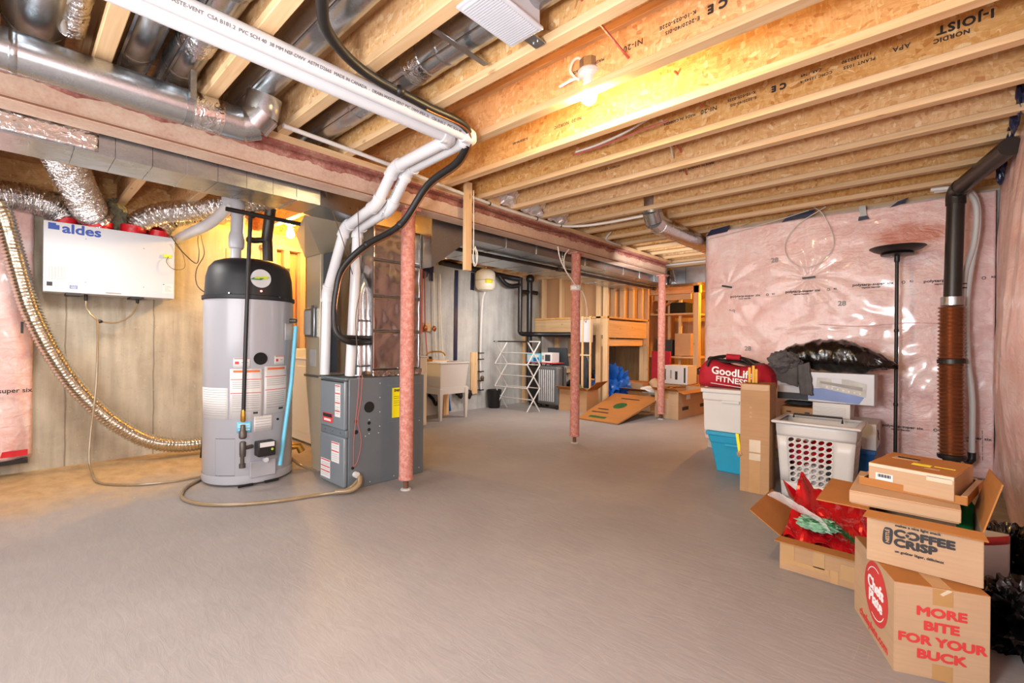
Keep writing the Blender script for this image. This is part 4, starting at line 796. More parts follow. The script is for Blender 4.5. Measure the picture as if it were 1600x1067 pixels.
mb = MB().add([(2.10, Y-.0025, .684), (2.12, Y-.0025, .684), (2.11, Y-.0025, .674)], [(0,1,2)])
for z in (.655, .64, .62, .605, .585): mb.box(2.045, 2.045+.13*(1 if z in (.62, .585) else .5), Y-.0025, Y-.0015, z, z+.0025)
obj('print', mb, M['ink'], q, smooth=False)
for z in (.46, .745): obj('panel_rib', MB().box(1.99, 2.31, Y-.002, Y, z, z+.004), M['furnd'], fu)
obj('drain_port', MB().tube([(1.72, Y-.03, .11), (1.72, Y+.01, .11)], .022, 14), M['plasticw'], fu)
one('control_wire', 'thin red wires hanging down the side of the furnace', 'wire', MB().tube([(1.735, 3.1, .86), (1.73, 3.105, .7), (1.715, 3.11, .52), (1.70, 3.11, .35), (1.70, 3.11, .17)], .0025, 5, 6).tube([(1.76, 3.1, .84), (1.75, 3.105, .65), (1.73, 3.11, .5), (1.76, 3.11, .36), (1.735, 3.11, .22), (1.705, 3.11, .17)], .0025, 5, 6), M['redwire'])
one('drain_hose', 'pale plastic elbow hose leaving the lower side of the furnace', 'hose', MB().tube([(1.73, 3.07, .10), (1.70, 3.03, .06), (1.64, 3.04, .03), (1.55, 3.09, .028)], .018, 12, 6), M['tubing'])

# ------------------------------------------------------------------ laundry corner
t = thing('utility_sink', 'white plastic utility sink on four legs against the grey wall', 'sink', (4.2, 5.15, 0))
sx0, sx1, sy0, sy1 = 3.95, 4.47, 4.92, 5.40
def basin(zs):
    mb = MB(); rings = []
    for (dx, z) in zs: rings.append([(sx0+dx, sy0+dx, z), (sx1-dx, sy0+dx, z), (sx1-dx, sy1-dx, z), (sx0+dx, sy1-dx, z)])
    vs = [p for r in rings for p in r]; fs = []
    for j in range(len(rings)-1):
        for i in range(4): fs.append((j*4+i, j*4+(i+1)%4, j*4+4+(i+1)%4, j*4+4+i))
    fs.append(tuple(range(len(vs)-4, len(vs)))); return mb.add(vs, fs)
obj('basin', basin([(.03, .44), (.0, .78), (-.012, .785), (-.012, .80), (.02, .80), (.045, .5)]), M['plasticw'], t, smooth=False, bevel=.006)
obj('apron', basin([(.012, .36), (.012, .455), (.02, .455), (.02, .37)]), M['plasticw'], t, smooth=False)
for x, y in ((sx0+.03, sy0+.03), (sx1-.03, sy0+.03), (sx0+.03, sy1-.03), (sx1-.03, sy1-.03)):
    obj('leg', MB().add([(x-.032, y-.032, .44), (x+.032, y-.032, .44), (x+.032, y+.032, .44), (x-.032, y+.032, .44), (x-.018, y-.018, 0), (x+.018, y-.018, 0), (x+.018, y+.018, 0), (x-.018, y+.018, 0)], [(0,1,2,3), (4,5,6,7), (0,1,5,4), (1,2,6,5), (2,3,7,6), (3,0,4,7)]), M['plasticw'], t, bevel=.004)
q = obj('faucet', MB().tube([(4.03, 5.33, .80), (4.03, 5.33, .90), (4.08, 5.28, .94), (4.2, 5.2, .94), (4.25, 5.18, .89)], .011, 10, 6).box(3.96, 4.12, 5.31, 5.36, .80, .84), M['brass'], t); q['label'] = 'brass faucet'
for x in (3.98, 4.1): obj('tap_handle', MB().lathe((x, 5.335, .84), [(.02, 0), (.026, .015), (.02, .03), (.008, .035)], 10), M['iron'], t)
q = obj('rim_board', MB().box(3.96, 4.48, 5.38, 5.42, .80, .815), M['pine_x'], t); q['label'] = 'brown wood strip along the back rim'
obj('drain_trap', MB().tube([(4.15, 5.2, .44), (4.15, 5.2, .25), (4.15, 5.26, .18), (4.15, 5.33, .25), (4.15, 5.42, .3)], .025, 12, 6), M['abs'], t)
one('wood_offcut', 'orange wooden block standing on the floor under the utility sink', 'wood block', MB().box(4.34, 4.44, 5.32, 5.42, 0, .36), M['pine_z'], smooth=False)
one('blue_hose', 'blue hose hanging behind the leg of the utility sink', 'hose', MB().tube([(4.5, 5.42, .4), (4.52, 5.42, .2), (4.55, 5.42, .03)], .02, 10, 4), M['bluedark'])
t = thing('supply_pipe', 'brown supply pipes with valves on a wood block above the utility sink', 'pipe', (4.1, 5.42, 1.3))
obj('backing_block', MB().box(4.02, 4.16, 5.41, 5.44, 1.24, 1.36), M['pine_x'], t, smooth=False)
for x, m in ((4.03, 'redwire'), (4.2, 'wirew'), (4.32, 'wirew')): obj('riser', MB().tube([(x, 5.40, 2.1), (x+.02, 5.40, 1.35), (x+.05, 5.38, .86)], .008, 8, 4), M[m], t)
for x in (4.05, 4.21): obj('valve', MB().blob((x, 5.39, 1.28), (.03, .03, .04), 3, .3, 3, x), M['copper'], t)
one('drain_pipe', 'thick dark red pipe down the wall edge left of the utility sink', 'pipe', MB().tube([(3.98, 5.40, 2.2), (3.98, 5.40, 1.2)], .02, 10), M['redwire'])
t = thing('expansion_tank', 'ivory expansion tank hanging high on the grey laundry wall', 'tank', (5.14, 5.28, 1.91))
obj('vessel', MB().lathe((5.14, 5.28, 1.9), [(.02, 0), (.12, .025), (.155, .07), (.16, .1), (.16, .27), (.15, .31), (.1, .35), (.02, .37)], 32), M['offw'], t)
obj('seam_ring', MB().lathe((5.14, 5.28, 2.07), [(.16, -.004), (.164, 0), (.16, .004)], 32, caps=False), M['inkg'], t)
obj('yellow_label', MB().grid(lambda a, b: (5.14+.162*math.sin(-.75+a*.75), 5.28-.162*math.cos(-.75+a*.75), 2.02+b*.065), 6, 1), M['yellow'], t, solid=.001)
obj('inlet_pipe', MB().tube([(5.14, 5.28, 2.26), (5.14, 5.28, 2.34), (5.14, 5.4, 2.36)], .012, 8, 4), M['copper'], t)
one('white_pipe', 'straight white pipe down the grey wall below the ivory tank', 'pipe', MB().tube([(5.14, 5.29, 1.90), (5.15, 5.36, 1.7), (5.16, 5.40, .86), (5.18, 5.40, .30)], .018, 12, 5), M['pvc'])
t = thing('pipe_board', 'pale pine board with pipe clips on the grey wall beside the sink', 'board', (5.05, 5.43, .25))
obj('board', MB().box(4.98, 5.12, 5.42, 5.445, .25, .92), M['pine_z'], t, smooth=False)
for z in (.3, .45, .6, .8, .9): obj('pipe_clip', MB().box(5.13, 5.22, 5.37, 5.44, z, z+.015), M['iron'], t)
obj('valve', MB().lathe((5.17, 5.36, .47), [(.02, 0), (.03, .02), (.03, .05), (.015, .07)], 10), M['ironr'], t)
t = thing('floor_valves', 'dark meter valves low on the grey wall right of the sink', 'valve', (4.8, 5.4, .2))
for x, z in ((4.66, .33), (4.72, .28), (4.9, .26)): obj('valve_body', MB().blob((x, 5.38, z), (.05, .05, .07), 3, .35, 3, x), M['iron'], t)
obj('elbow', MB().tube([(4.72, 5.40, .25), (4.82, 5.39, .22), (4.9, 5.40, .24)], .02, 10, 4), M['pvc'], t)
for i, (x, z0, z1, l) in enumerate(((4.66, .8, 2.2, 'long strip of navy tape down the grey wall above the sink'), (4.18, 1.98, 2.2, 'short navy tape strip at the top of the grey wall, left of the long strip'), (5.0, 1.92, 2.2, 'short navy tape strip at the top of the grey wall beside the ivory tank'))):
    one('tape_strip', l, 'tape', MB().slab([(x-.035, 5.435, z0), (x+.035, 5.435, z0), (x+.04, 5.435, z1), (x-.03, 5.435, z1)], .006), M['navyt'], 'navy tape strips on the grey wall')
one('tape_strip', 'crumpled navy tape patch at the upper left of the grey wall', 'tape', MB().blob((4.02, 5.42, 2.14), (.1, .02, .12), 3, .5, 2.2, 4), M['navyt'], 'navy tape strips on the grey wall')
t = thing('drain_stack', 'black plastic drain pipes with elbows at the corner of the grey wall', 'pipe', (6.15, 5.2, 0))
obj('main_stack', MB().tube([(6.15, 5.2, .3), (6.15, 5.2, 2.26)], .05, 16), M['abs'], t)
obj('vent_loop', MB().tube([(5.9, 5.2, 2.2), (5.9, 5.2, 1.36), (5.9, 5.2, 1.28), (5.93, 5.19, 1.24), (6.0, 5.18, 1.23), (6.25, 5.05, 1.23), (6.5, 4.5, 1.23)], .04, 14, 5), M['abs'], t)
obj('wall_run', MB().tube([(4.3, 5.38, 2.27), (5.0, 5.36, 2.24), (5.6, 5.32, 2.20), (5.88, 5.2, 2.17)], .045, 14, 4), M['abs'], t)
obj('p_trap', MB().tube([(5.5, 5.33, 2.2), (5.62, 5.3, 2.08), (5.74, 5.26, 2.04), (5.9, 5.2, 2.07)], .04, 14, 5), M['abs'], t)
obj('cross_tee', MB().tube([(5.9, 5.2, 1.95), (6.15, 5.2, 1.97), (6.3, 5.15, 1.96)], .038, 12), M['abs'], t)
obj('cap_elbow', MB().blob((6.15, 5.19, 2.2), (.075, .075, .08), 3, .1), M['abs'], t)
t = thing('gas_pipe', 'long black gas pipe slung under the wide flat duct', 'pipe', (4.6, 3.26, 1.95))
obj('pipe_run', MB().tube([(2.62, 3.27, 1.96), (6.88, 3.24, 1.96)], .02, 12), M['iron'], t)
obj('coupling', MB().tube([(4.35, 3.258, 1.96), (4.43, 3.258, 1.96)], .027, 12), M['ironr'], t)
obj('end_cap', MB().tube([(6.86, 3.24, 1.96), (6.93, 3.24, 1.96)], .028, 12), M['iron'], t)

# drying rack, bin, suitcase
t = thing('drying_rack', 'white folding accordion clothes drying rack standing before the grey wall', 'drying rack', (5.45, 4.92, 0), )
zs = [1.10, .735, .37, .005]
for (yy, uu) in ((5.27, 5.37), (4.60, 5.40)):
    A = [(uu, yy, z) for z in zs]; B = [(uu+.19, yy-.10, z) for z in zs]
    for k in range(3):
        obj('strut', MB().tube([A[k], B[k+1]], .011, 8), M['rackw'], t); obj('strut', MB().tube([B[k], A[k+1]], .011, 8), M['rackw'], t)
for k in range(3):
    for off, zo in ((0, zs[k]), (.19, zs[k]), (.095, (zs[k]+zs[k+1])/2)):
        obj('rail', MB().tube([(5.37+off, 5.27-off*.53, zo), (5.40+off, 4.60-off*.53, zo)], .009, 8), M['rackw'], t)
obj('top_bar', MB().tube([(5.37, 5.3, 1.10), (5.40, 4.57, 1.10)], .010, 8), M['iron'], t)
one('waste_bin', 'black waste bin behind the foot of the drying rack', 'bin', MB().lathe((5.42, 5.33, 0), [(.09, 0), (.095, .01), (.12, .29), (.125, .30), (.115, .30), (.09, .02)], 24), M['black'])
t = thing('suitcase', 'grey hard-shell suitcase with pale ridges beside the drying rack', 'suitcase', (6.1, 4.75, 0))
obj('shell', MB().box(5.96, 6.22, 4.42, 4.86, .06, .70), M['suit'], t, bevel=.04, seg=4)
for i in range(8): obj('ridge', MB().box(5.948, 5.965, 4.50+i*.042, 4.518+i*.042, .12, .64), M['suitl'], t, bevel=.003)
obj('frame_band', MB().box(6.07, 6.11, 4.415, 4.865, .055, .705), M['black'], t, bevel=.01)
obj('handle', MB().tube([(6.0, 4.57, .70), (6.0, 4.58, .74), (6.0, 4.70, .74), (6.0, 4.71, .70)], .012, 8), M['black'], t)
for x, y in ((5.99, 4.46), (5.99, 4.82), (6.19, 4.46), (6.19, 4.82)): obj('wheel', MB().lathe((x, y, .035), [(.035, -.014), (.035, .014)], 14, 'x'), M['black'], t)
t = thing('suitcase', 'black soft suitcase standing left behind the grey ridged one', 'suitcase', (6.2, 5.05, 0)); obj('shell', MB().box(6.05, 6.35, 4.90, 5.14, .04, .68), M['black'], t, bevel=.03); obj('handle', MB().tube([(6.2, 4.95, .68), (6.2, 4.97, .73), (6.2, 5.07, .73), (6.2, 5.09, .68)], .01, 8), M['iron'], t)
for y in (4.94, 5.1): obj('wheel', MB().lathe((6.1, y, .03), [(.03, -.012), (.03, .012)], 12, 'y'), M['iron'], t)
def printed(name, label, x0, x1, y0, y1, z0, z1, m, marks, cat='box', group=None):
    t = thing(name, label, cat, ((x0+x1)/2, (y0+y1)/2, z0), group); obj('carton', MB().box(x0, x1, y0, y1, z0, z1), M[m], t, bevel=.003)
    for (a, b, c, d, mm) in marks: obj('print', MB().box(x0-.0012, x0, y1-(y1-y0)*b, y1-(y1-y0)*a, z0+(z1-z0)*c, z0+(z1-z0)*d), M[mm], t, smooth=False)
    return t
printed('toy_box', 'blue printed box lying on the suitcases, left one', 6.0, 6.2, 4.83, 5.12, .755, .90, 'skyb', [(.05,.4,.2,.8,'white'), (.5,.9,.1,.5,'bluedark'), (.5,.9,.6,.9,'paper')])
printed('toy_box', 'white and navy printed box lying on the suitcases, right one', 6.0, 6.2, 4.58, 4.80, .755, .92, 'paper', [(.35,.85,.15,.8,'lam'), (.05,.25,.3,.7,'inkg')])
one('red_white_tray', 'red and white flat carton under the printed boxes on the suitcases', 'box', MB().box(5.98, 6.24, 4.5, 5.13, .742, .754), M['redink'], bevel=.002)
one('flat_carton', 'dark flat carton leaning behind the boxes on the suitcase', 'box', MB().obox((6.28, 4.66, .85), (.01, 0, .002), (0, .2, 0), (-.03, 0, .15)), M['lam'])

# ------------------------------------------------------------------ stair landing in raw framing
L = thing('stair_landing', 'raw pine stair landing with rim boards and studs in the far corner', 'landing', (7.3, 4.6, 0))
def bx(n, *a, m='pine_z', lab=None, **k):
    o = obj(n, MB().box(*a), M[m], L, smooth=False, **k)
    if lab: o['label'] = lab
    return o
bx('rim_board', 6.6, 6.64, 3.99, 5.44, 1.22, 1.50, m='pine_y'); bx('rim_board', 6.64, 8.12, 3.93, 3.97, 1.18, 1.47, m='pine_x')
bx('deck', 6.58, 8.14, 3.90, 5.44, 1.50, 1.53, m='osb'); bx('under_beam', 6.62, 8.1, 4.0, 4.04, 1.04, 1.16, m='pine_x')
for x, y in ((6.60, 3.90), (6.66, 3.96), (6.58, 4.02), (8.06, 3.90), (8.10, 4.0)): bx('corner_stud', x, x+.05, y, y+.09, 0, 2.288)
for x in (6.9, 7.22, 7.55, 7.9): bx('stud', x, x+.05, 3.94, 4.03, 1.53, 2.25)
bx('top_plate', 6.62, 8.14, 3.93, 4.04, 2.25, 2.288, m='pine_x'); bx('sheathing', 6.68, 8.1, 4.035, 4.05, 1.53, 2.25, m='gypsum')
for y in (4.45, 4.86, 5.27): bx('stud', 6.64, 6.73, y, y+.05, 1.53, 2.25)
bx('top_plate', 6.62, 6.74, 4.04, 5.44, 2.25, 2.288, m='pine_y'); bx('sheathing', 6.735, 6.75, 4.06, 5.44, 1.53, 2.25, m='gypsum')
for x in (7.0, 7.45, 7.85): bx('stud', x, x+.05, 5.2, 5.29, 0, 1.18)
bx('noggin', 6.9, 8.0, 5.22, 5.27, .82, .87, m='pine_x'); bx('noggin', 6.9, 8.0, 5.22, 5.27, .5, .56, m='pine_x')
bx('panel_back', 6.65, 8.2, 5.30, 5.32, 0, 1.2, m='concg')
bx('wall_post', 6.24, 6.31, 5.37, 5.44, 0, 1.2)
# partition studs and store room beyond
P_ = thing('stud_partition', 'rough stud partition between the landing and the back room', 'stud wall', (8.6, 3.4, 0))
def pbx(n, *a, m='pine_z'): return obj(n, MB().box(*a), M[m], P_, smooth=False)
pbx('stud', 8.2, 8.26, 3.02, 3.11, 0, 2.288); pbx('stud', 8.27, 8.32, 3.02, 3.11, 0, 2.288)
for y in (3.45, 3.66, 3.86): pbx('stud', 8.5, 8.55, y, y+.05, .6, 2.0)
pbx('header', 8.2, 8.3, 3.0, 4.1, 2.0, 2.16, m='pine_y'); pbx('shelf', 8.3, 9.4, 3.12, 3.98, 1.62, 1.65, m='pine_y'); pbx('shelf', 8.3, 9.4, 3.12, 3.98, .82, .85, m='pine_y')
pbx('side_sheet', 8.3, 9.5, 3.99, 4.0, 0, 2.28, m='gypsum'); pbx('stringer', 8.32, 8.36, 3.2, 3.9, 1.9, 2.05, m='pine_y')
obj('stair_slope', MB().slab([(8.4, 3.2, 2.1), (8.4, 3.9, 1.72), (9.4, 3.9, 1.72), (9.4, 3.2, 2.1)], .03), M['gypsum'], P_)
for i, (y, z, dz, m, l) in enumerate(((3.25, .86, .42, 'cardp', 'ribbed brown carton on the shelf of the back room'), (3.6, .86, .3, 'lam', 'dark box on the shelf behind the partition studs'), (3.35, 1.66, .2, 'dark', 'black box on the top shelf of the back room'))):
    one('stored_box', l, 'box', MB().box(8.45, 8.8, y, y+.3, z, z+dz), M[m], bevel=.004)

# panel frame, far boxes
t = thing('wooden_frame', 'light wooden stick frame holding a white panel before the landing', 'frame', (6.1, 4.2, 0))
for y in (4.02, 4.17, 4.36): obj('stile', MB().box(6.28, 6.31, y, y+.022, 0, 1.52), M['pine_z'], t, smooth=False)
for z in (.88, 1.48): obj('rail', MB().box(6.285, 6.305, 4.02, 4.38, z, z+.02), M['pine_y'], t, smooth=False)
q = obj('panel', MB().box(6.312, 6.36, 4.03, 4.25, 1.10, 1.46), M['white'], t); q['label'] = 'white flat panel'
def carton(name, label, cx, cy, sx, sy, z0, h, ang=0, flaps=(), m='card', cat='box', group=None, tape=True, closed=True):
    """a carton whose four walls, bottom / lid and flaps are parts; flaps: (side, length, angle) side 0:-x 1:+x 2:-y 3:+y in local axes"""
    t = thing(name, label, cat, (cx, cy, z0), group); c, s = math.cos(ang), math.sin(ang); T = .004
    W = lambda x, y, z: (cx+c*x-s*y, cy+s*x+c*y, z0+z)
    hx, hy = sx/2, sy/2
    def wall(n, pts, mm=m): return obj(n, MB().slab([W(*p) for p in pts], T), M[mm], t, smooth=False)
    wall('side_wall', [(-hx,-hy,0), (-hx,hy,0), (-hx,hy,h), (-hx,-hy,h)]); wall('side_wall', [(hx,-hy,0), (hx,hy,0), (hx,hy,h), (hx,-hy,h)])
    wall('side_wall', [(-hx,-hy,0), (hx,-hy,0), (hx,-hy,h), (-hx,-hy,h)]); wall('side_wall', [(-hx,hy,0), (hx,hy,0), (hx,hy,h), (-hx,hy,h)])
    wall('bottom', [(-hx,-hy,.004), (hx,-hy,.004), (hx,hy,.004), (-hx,hy,.004)])
    if closed: wall('lid', [(-hx,-hy,h), (hx,-hy,h), (hx,hy,h), (-hx,hy,h)], 'cardd')
    for (sd_, ln, a) in flaps:
        dx, dz = math.cos(a)*ln, math.sin(a)*ln
        if sd_ < 2: q = hx*(1 if sd_ else -1); e = q+(dx if sd_ else -dx); wall('flap', [(q,-hy,h), (q,hy,h), (e,hy+.01,h+dz), (e,-hy-.01,h+dz)], 'cardd')
        else: q = hy*(1 if sd_ == 3 else -1); e = q+(dx if sd_ == 3 else -dx); wall('flap', [(-hx,q,h), (hx,q,h), (hx+.01,e,h+dz), (-hx-.01,e,h+dz)], 'cardd')
    if tape:
        obj('packing_tape', MB().slab([W(-hx-.0035, -.03, h*.72), W(-hx-.0035, .03, h*.72), W(-hx-.0035, .03, h-.002), W(-hx-.0035, -.03, h-.002)], .001), M['tape'], t, smooth=False)
    t['_w'] = 0; del t['_w']
    return t, W
carton('cardboard_box', 'open cardboard box at the foot of the wooden stick frame', 6.22, 4.2, .4, .5, 0, .34, .1, [(0, .12, .5), (2, .22, .7)], closed=False)
one('green_bottle', 'green bottle top sticking out of the box by the wooden frame', 'bottle', MB().lathe((6.15, 4.12, .25), [(.03, 0), (.03, .12), (.015, .15), (.015, .17)], 12), M['green'])
one('paper_roll', 'white packet sticking out of the box by the wooden frame', 'packet', MB().rbox(6.12, 4.32, .06, .12, .2, .37, .2), M['paper'], bevel=.004)
t, W = carton('cardboard_box', 'open torn cardboard box beside the farthest steel post', 6.96, 2.80, 1.0, .36, 0, .40, -.06, [(2, .1, -.3), (0, .1, .5)], closed=False, m='cardp')
obj('torn_edge', MB().tube([W(-.5+i*.083, .18, .40+.025*noise.noise(Vector((i*2.1, 0, 0)))) for i in range(13)], .012, 6, crumple=.01), M['cardd'], t)
obj('sticker', MB().slab([W(-.25, -.1835, .27), W(-.12, -.1835, .27), W(-.12, -.1835, .36), W(-.25, -.1835, .36)], .001), M['paper'], t)
for x in (-.38, .22): obj('print', MB().slab([W(x, -.184, .12), W(x+.2, -.184, .12), W(x+.2, -.184, .17), W(x, -.184, .17)], .001), M['ink'], t)
t = thing('flattened_box', 'flattened cardboard sheet with green print leaning low on the floor', 'cardboard', (6.0, 3.4, 0))
fp = [Vector(p) for p in ((5.47, 3.72, .012), (5.46, 3.06, .012), (6.62, 2.98, .27), (6.65, 3.78, .27))]
obj('sheet', MB().slab(fp, .012), M['cardd'], t)
obj('second_layer', MB().slab([p-Vector((0,0,.018))*(1 if i > 1 else .3) for i, p in enumerate(fp)], .006), M['card'], t)
def fq(a, b, z=.008): return fp[0]*(1-a)*(1-b)+fp[1]*(1-a)*b+fp[2]*a*b+fp[3]*a*(1-b)+Vector((-.2, 0, 1))*z
mb = MB(); n = 16; mb.add([fq(.55+.11*math.cos(2*PI*i/n), .5+.13*math.sin(2*PI*i/n)) for i in range(n)], [tuple(range(n))]); obj('emblem', mb, M['darkgreen'], t)
for a0, a1, b0, b1, mm in ((.08, .14, .2, .6, 'darkgreen'), (.25, .28, .1, .5, 'ink'), (.8, .83, .3, .7, 'ink'), (.36, .39, .15, .4, 'ink')): obj('print', MB().add([fq(a0,b0), fq(a0,b1), fq(a1,b1), fq(a1,b0)], [(0,1,2,3)]), M[mm], t)
t = printed('white_box', 'white printed appliance box standing behind the farthest post', 7.5, 7.9, 2.93, 3.35, .41, .72, 'paper', [(.06,.12,.2,.8,'ink'), (.3,.36,.3,.75,'inkg'), (.5,.6,.25,.7,'ink'), (.85,.92,.1,.9,'ink')])
for i, (x, y, sx, sy, h, l) in enumerate(((7.3, 4.35, .45, .6, .42, 'plain cardboard box under the landing behind the blue tarp'), (7.75, 4.0, .5, .5, .38, 'plain cardboard box under the landing by the right post'), (7.2, 3.5, .5, .45, .30, 'open cardboard box behind the flattened sheet'), (7.7, 3.14, .35, .5, .40, 'cardboard box carrying the white printed appliance box'), (8.6, 2.75, .5, .4, .35, 'cardboard box in the corridor beside the pink wall, lower one'), (6.95, 4.9, .35, .3, .3, 'cardboard box deep under the stair landing'))):
    carton('cardboard_box', l, x, y, sx, sy, 0, h, .1*math.sin(i*2.3), [] if i != 2 else [(0, .2, .3), (2, .15, .6)], closed=i != 2, m=('card', 'cardp')[i%2], group='cardboard boxes around the stair landing')
carton('cardboard_box', 'cardboard box in the corridor beside the pink wall, upper one', 8.6, 2.78, .4, .36, .352, .25, .1, [], group='cardboard boxes around the stair landing')
one('blue_tarp', 'crumpled bright blue tarp heaped under the landing', 'tarp', MB().blob((6.95, 4.02, .32), (.2, .26, .33), 4, .35, 2.6, 3, True, .0), M['bluetarp'])
one('white_bag', 'crumpled white paper lying beside the flattened sheet', 'paper', MB().blob((7.0, 3.3, .33), (.12, .22, .07), 3, .3, 3, 5), M['paper'])
one('paper_roll', 'white rolled paper bag leaning on the box beside the farthest post', 'paper', MB().tube([(6.72, 3.0, .3), (6.8, 3.2, .5)], .07, 14, crumple=.02), M['cardp'])
one('red_crate', 'dark red panel standing behind the farthest post', 'crate', MB().box(7.9, 7.95, 3.4, 3.75, .30, .95), M['redbag'], bevel=.01)
one('tool_bag', 'dark bag lying on the floor behind the suitcase', 'bag', MB().blob((6.55, 4.55, .2), (.18, .2, .22), 4, .25, 2.5, 8, flat=0), M['black'])
one('folded_chair', 'dark folded item under the landing behind the wooden frame', 'bag', MB().blob((6.9, 4.55, .45), (.1, .12, .45), 4, .12, 2.5, 11, flat=.0), M['lam'])
one('black_sack', 'dark heap on the boxes under the landing', 'bag', MB().blob((7.5, 4.6, .52), (.2, .3, .12), 3, .3, 3, 2), M['black'])

# ------------------------------------------------------------------ right side: stack of boxes in front
# big meal box
t, W = carton('cardboard_box', 'large cardboard box with red slogan lettering and a red disc on its side', 2.247, .037, .39, .245, 0, .30, math.radians(21.3), [], m='cardp', tape=False)
a = math.radians(21.3); lx = Vector((math.cos(a), math.sin(a), 0)); ly = Vector((-math.sin(a), math.cos(a), 0)); up = Vector((0,0,1))
for body, z, sx in (('MORE', .217, 1.22), ('BITE', .171, 1.22), ('FOR YOUR', .122, 1.17), ('BUCK', .075, 1.22)):
    text('lettering', body, M['redink'], W(-.1975, .0, z), -ly, up, .040, t, .0021, 'CENTER', sx)
for z0, z1 in ((.245, .298), (.0, .05)): obj('packing_tape', MB().slab([W(-.1978, -.03, z0), W(-.1978, .022, z0), W(-.1978, .022, z1), W(-.1978, -.03, z1)], .0008), M['tape'], t, smooth=False)
obj('packing_tape', MB().slab([W(-.1985, -.004, .278), W(-.1985, .004, .283), W(-.1985, -.018, .302), W(-.1985, -.028, .297)], .0008), M['clear'], t, smooth=False)
obj('packing_tape', MB().slab([W(-.195, -.03, .3028), W(-.195, .022, .3028), W(.195, .022, .3028), W(.195, -.03, .3028)], .0008), M['tape'], t, smooth=False)
cx0, cz0, cr = -.035, .177, .112
n = 40; q = obj('red_disc', MB().add([W(cx0+cr*math.cos(2*PI*i/n), .1254, cz0+cr*math.sin(2*PI*i/n)) for i in range(n)], [tuple(range(n))]), M['redink'], t, smooth=False)
for a0, a1 in ((.6, 1.9), (3.7, 5.1)):
    mb = MB(); mb.grid(lambda p, s: W(cx0+(cr*(.80+.03*s))*math.cos(a0+(a1-a0)*p), .1260, cz0+(cr*(.80+.03*s))*math.sin(a0+(a1-a0)*p)), 16, 1); obj('white_arc', mb, M['whiteink'], q, smooth=False)
text('lettering', 'Chefs', M['whiteink'], W(cx0, .1256, cz0+.022), -lx, up, .062, q, .0022, 'CENTER', 1.05)
text('lettering', 'Plate', M['whiteink'], W(cx0, .1256, cz0-.028), -lx, up, .062, q, .0022, 'CENTER', 1.05)
text('lettering', 'chefsplate.com', M['redink'], W(-.01, .1248, .032), -lx, up, .042, t, .0012, 'CENTER', 1.1)
# chocolate box
t, W = carton('cardboard_box', 'open cardboard box with black cup lettering stacked on the slogan box', 2.335, .015, .36, .30, .304, .182, 0, [(0, .05, -.25), (3, .16, .02)], closed=False, tape=False, m='cardp')
obj('flap', MB().slab([W(-.18, -.15, .182), W(.16, -.15, .182), W(.14, -.185, .335), W(-.16, -.195, .345)], .004), M['cardd'], t, smooth=False)
X = -.183
text('lettering', 'COFFEE', M['ink'], W(X, .075, .118), (0,-1,0), up, .037, t, .0026, 'LEFT', 1.22, sp=1.02)
text('lettering', 'CRISP', M['ink'], W(X, .075, .085), (0,-1,0), up, .037, t, .0026, 'LEFT', 1.2, sp=1.02)
text('lettering', 'makes a nice light snack', M['ink'], W(X, .072, .147), (0,-1,0), up, .0125, t, .0004, 'LEFT', 1.0)
text('lettering', 'un goûter léger, délicieux', M['ink'], W(X, .072, .054), (0,-1,0), up, .0125, t, .0004, 'LEFT', 1.0)
mb = MB(); pts = []
for i in range(28):
    q_ = 2*PI*i/28; rr = .014+.002*math.sin(2*q_); pts.append(W(X-.0006, .092-rr*math.copysign(abs(math.cos(q_))**.6, math.cos(q_)), .103+.031*math.copysign(abs(math.sin(q_))**.6, math.sin(q_))))
e = obj('emblem', mb.add(pts, [tuple(range(28))]), M['ink'], t, smooth=False)
text('lettering', 'NESTLÉ', M['cardp'], W(X-.0006, .092, .103), up, (0,1,0), .0145, e, .0004)
mb = MB(); mb.grid(lambda p, s: W(X-.0016, .0385+(.006+.0025*s)*math.cos(2*PI*p), .118+(.006+.0025*s)*math.sin(2*PI*p)), 16, 1); obj('cup_ring', mb, M['cardp'], t, smooth=False)
obj('staple', MB().box(2.151, 2.153, .015, .03, .478, .480), M['galv'], t)
one('bottle', 'green plastic bottle standing in the corner of the open lettered box', 'bottle', MB().lathe((2.45, -.105, .31), [(.022, 0), (.024, .01), (.024, .17), (.024, .19), (.016, .205), (.016, .225), (.0, .227)], 20), M['green'])
t = thing('flat_box', 'shallow closed cardboard box lying across the lettered box', 'box', (2.4, .07, .488))
obj('lid', MB().box(2.19, 2.56, -.085, .225, .492, .538), M['cardp'], t, bevel=.003); obj('base', MB().box(2.194, 2.556, -.08, .22, .488, .493), M['card'], t); obj('lid_seam', MB().box(2.1895, 2.191, -.085, .225, .533, .5345), M['cardd'], t)
t, W = carton('box_tray', 'open cardboard tray under the small taped box on top of the pile', 2.455, .022, .34, .31, .539, .03, math.radians(-10), [], closed=False, tape=False, m='cardd')
for sx_, sy_, lx_, ly_ in ((0, .148, .34, .016), (0, -.148, .34, .016), (.163, 0, .014, .31)): obj('folded_rim', MB().slab([W(sx_-lx_/2, sy_-ly_/2, .03), W(sx_+lx_/2, sy_-ly_/2, .03), W(sx_+lx_/2, sy_+ly_/2, .03), W(sx_-lx_/2, sy_+ly_/2, .03)], .004), M['cardp'], t, smooth=False)
a = math.radians(-12); lx = Vector((math.cos(a), math.sin(a), 0)); ly = Vector((-math.sin(a), math.cos(a), 0)); c = Vector((2.432, .022, .588))
t = thing('parcel', 'small taped parcel with white barcode label on top of the pile', 'box', (2.432, .022, .545))
obj('carton', MB().obox(c, lx*.15, ly*.125, up*.043), M['cardp'], t, bevel=.002)
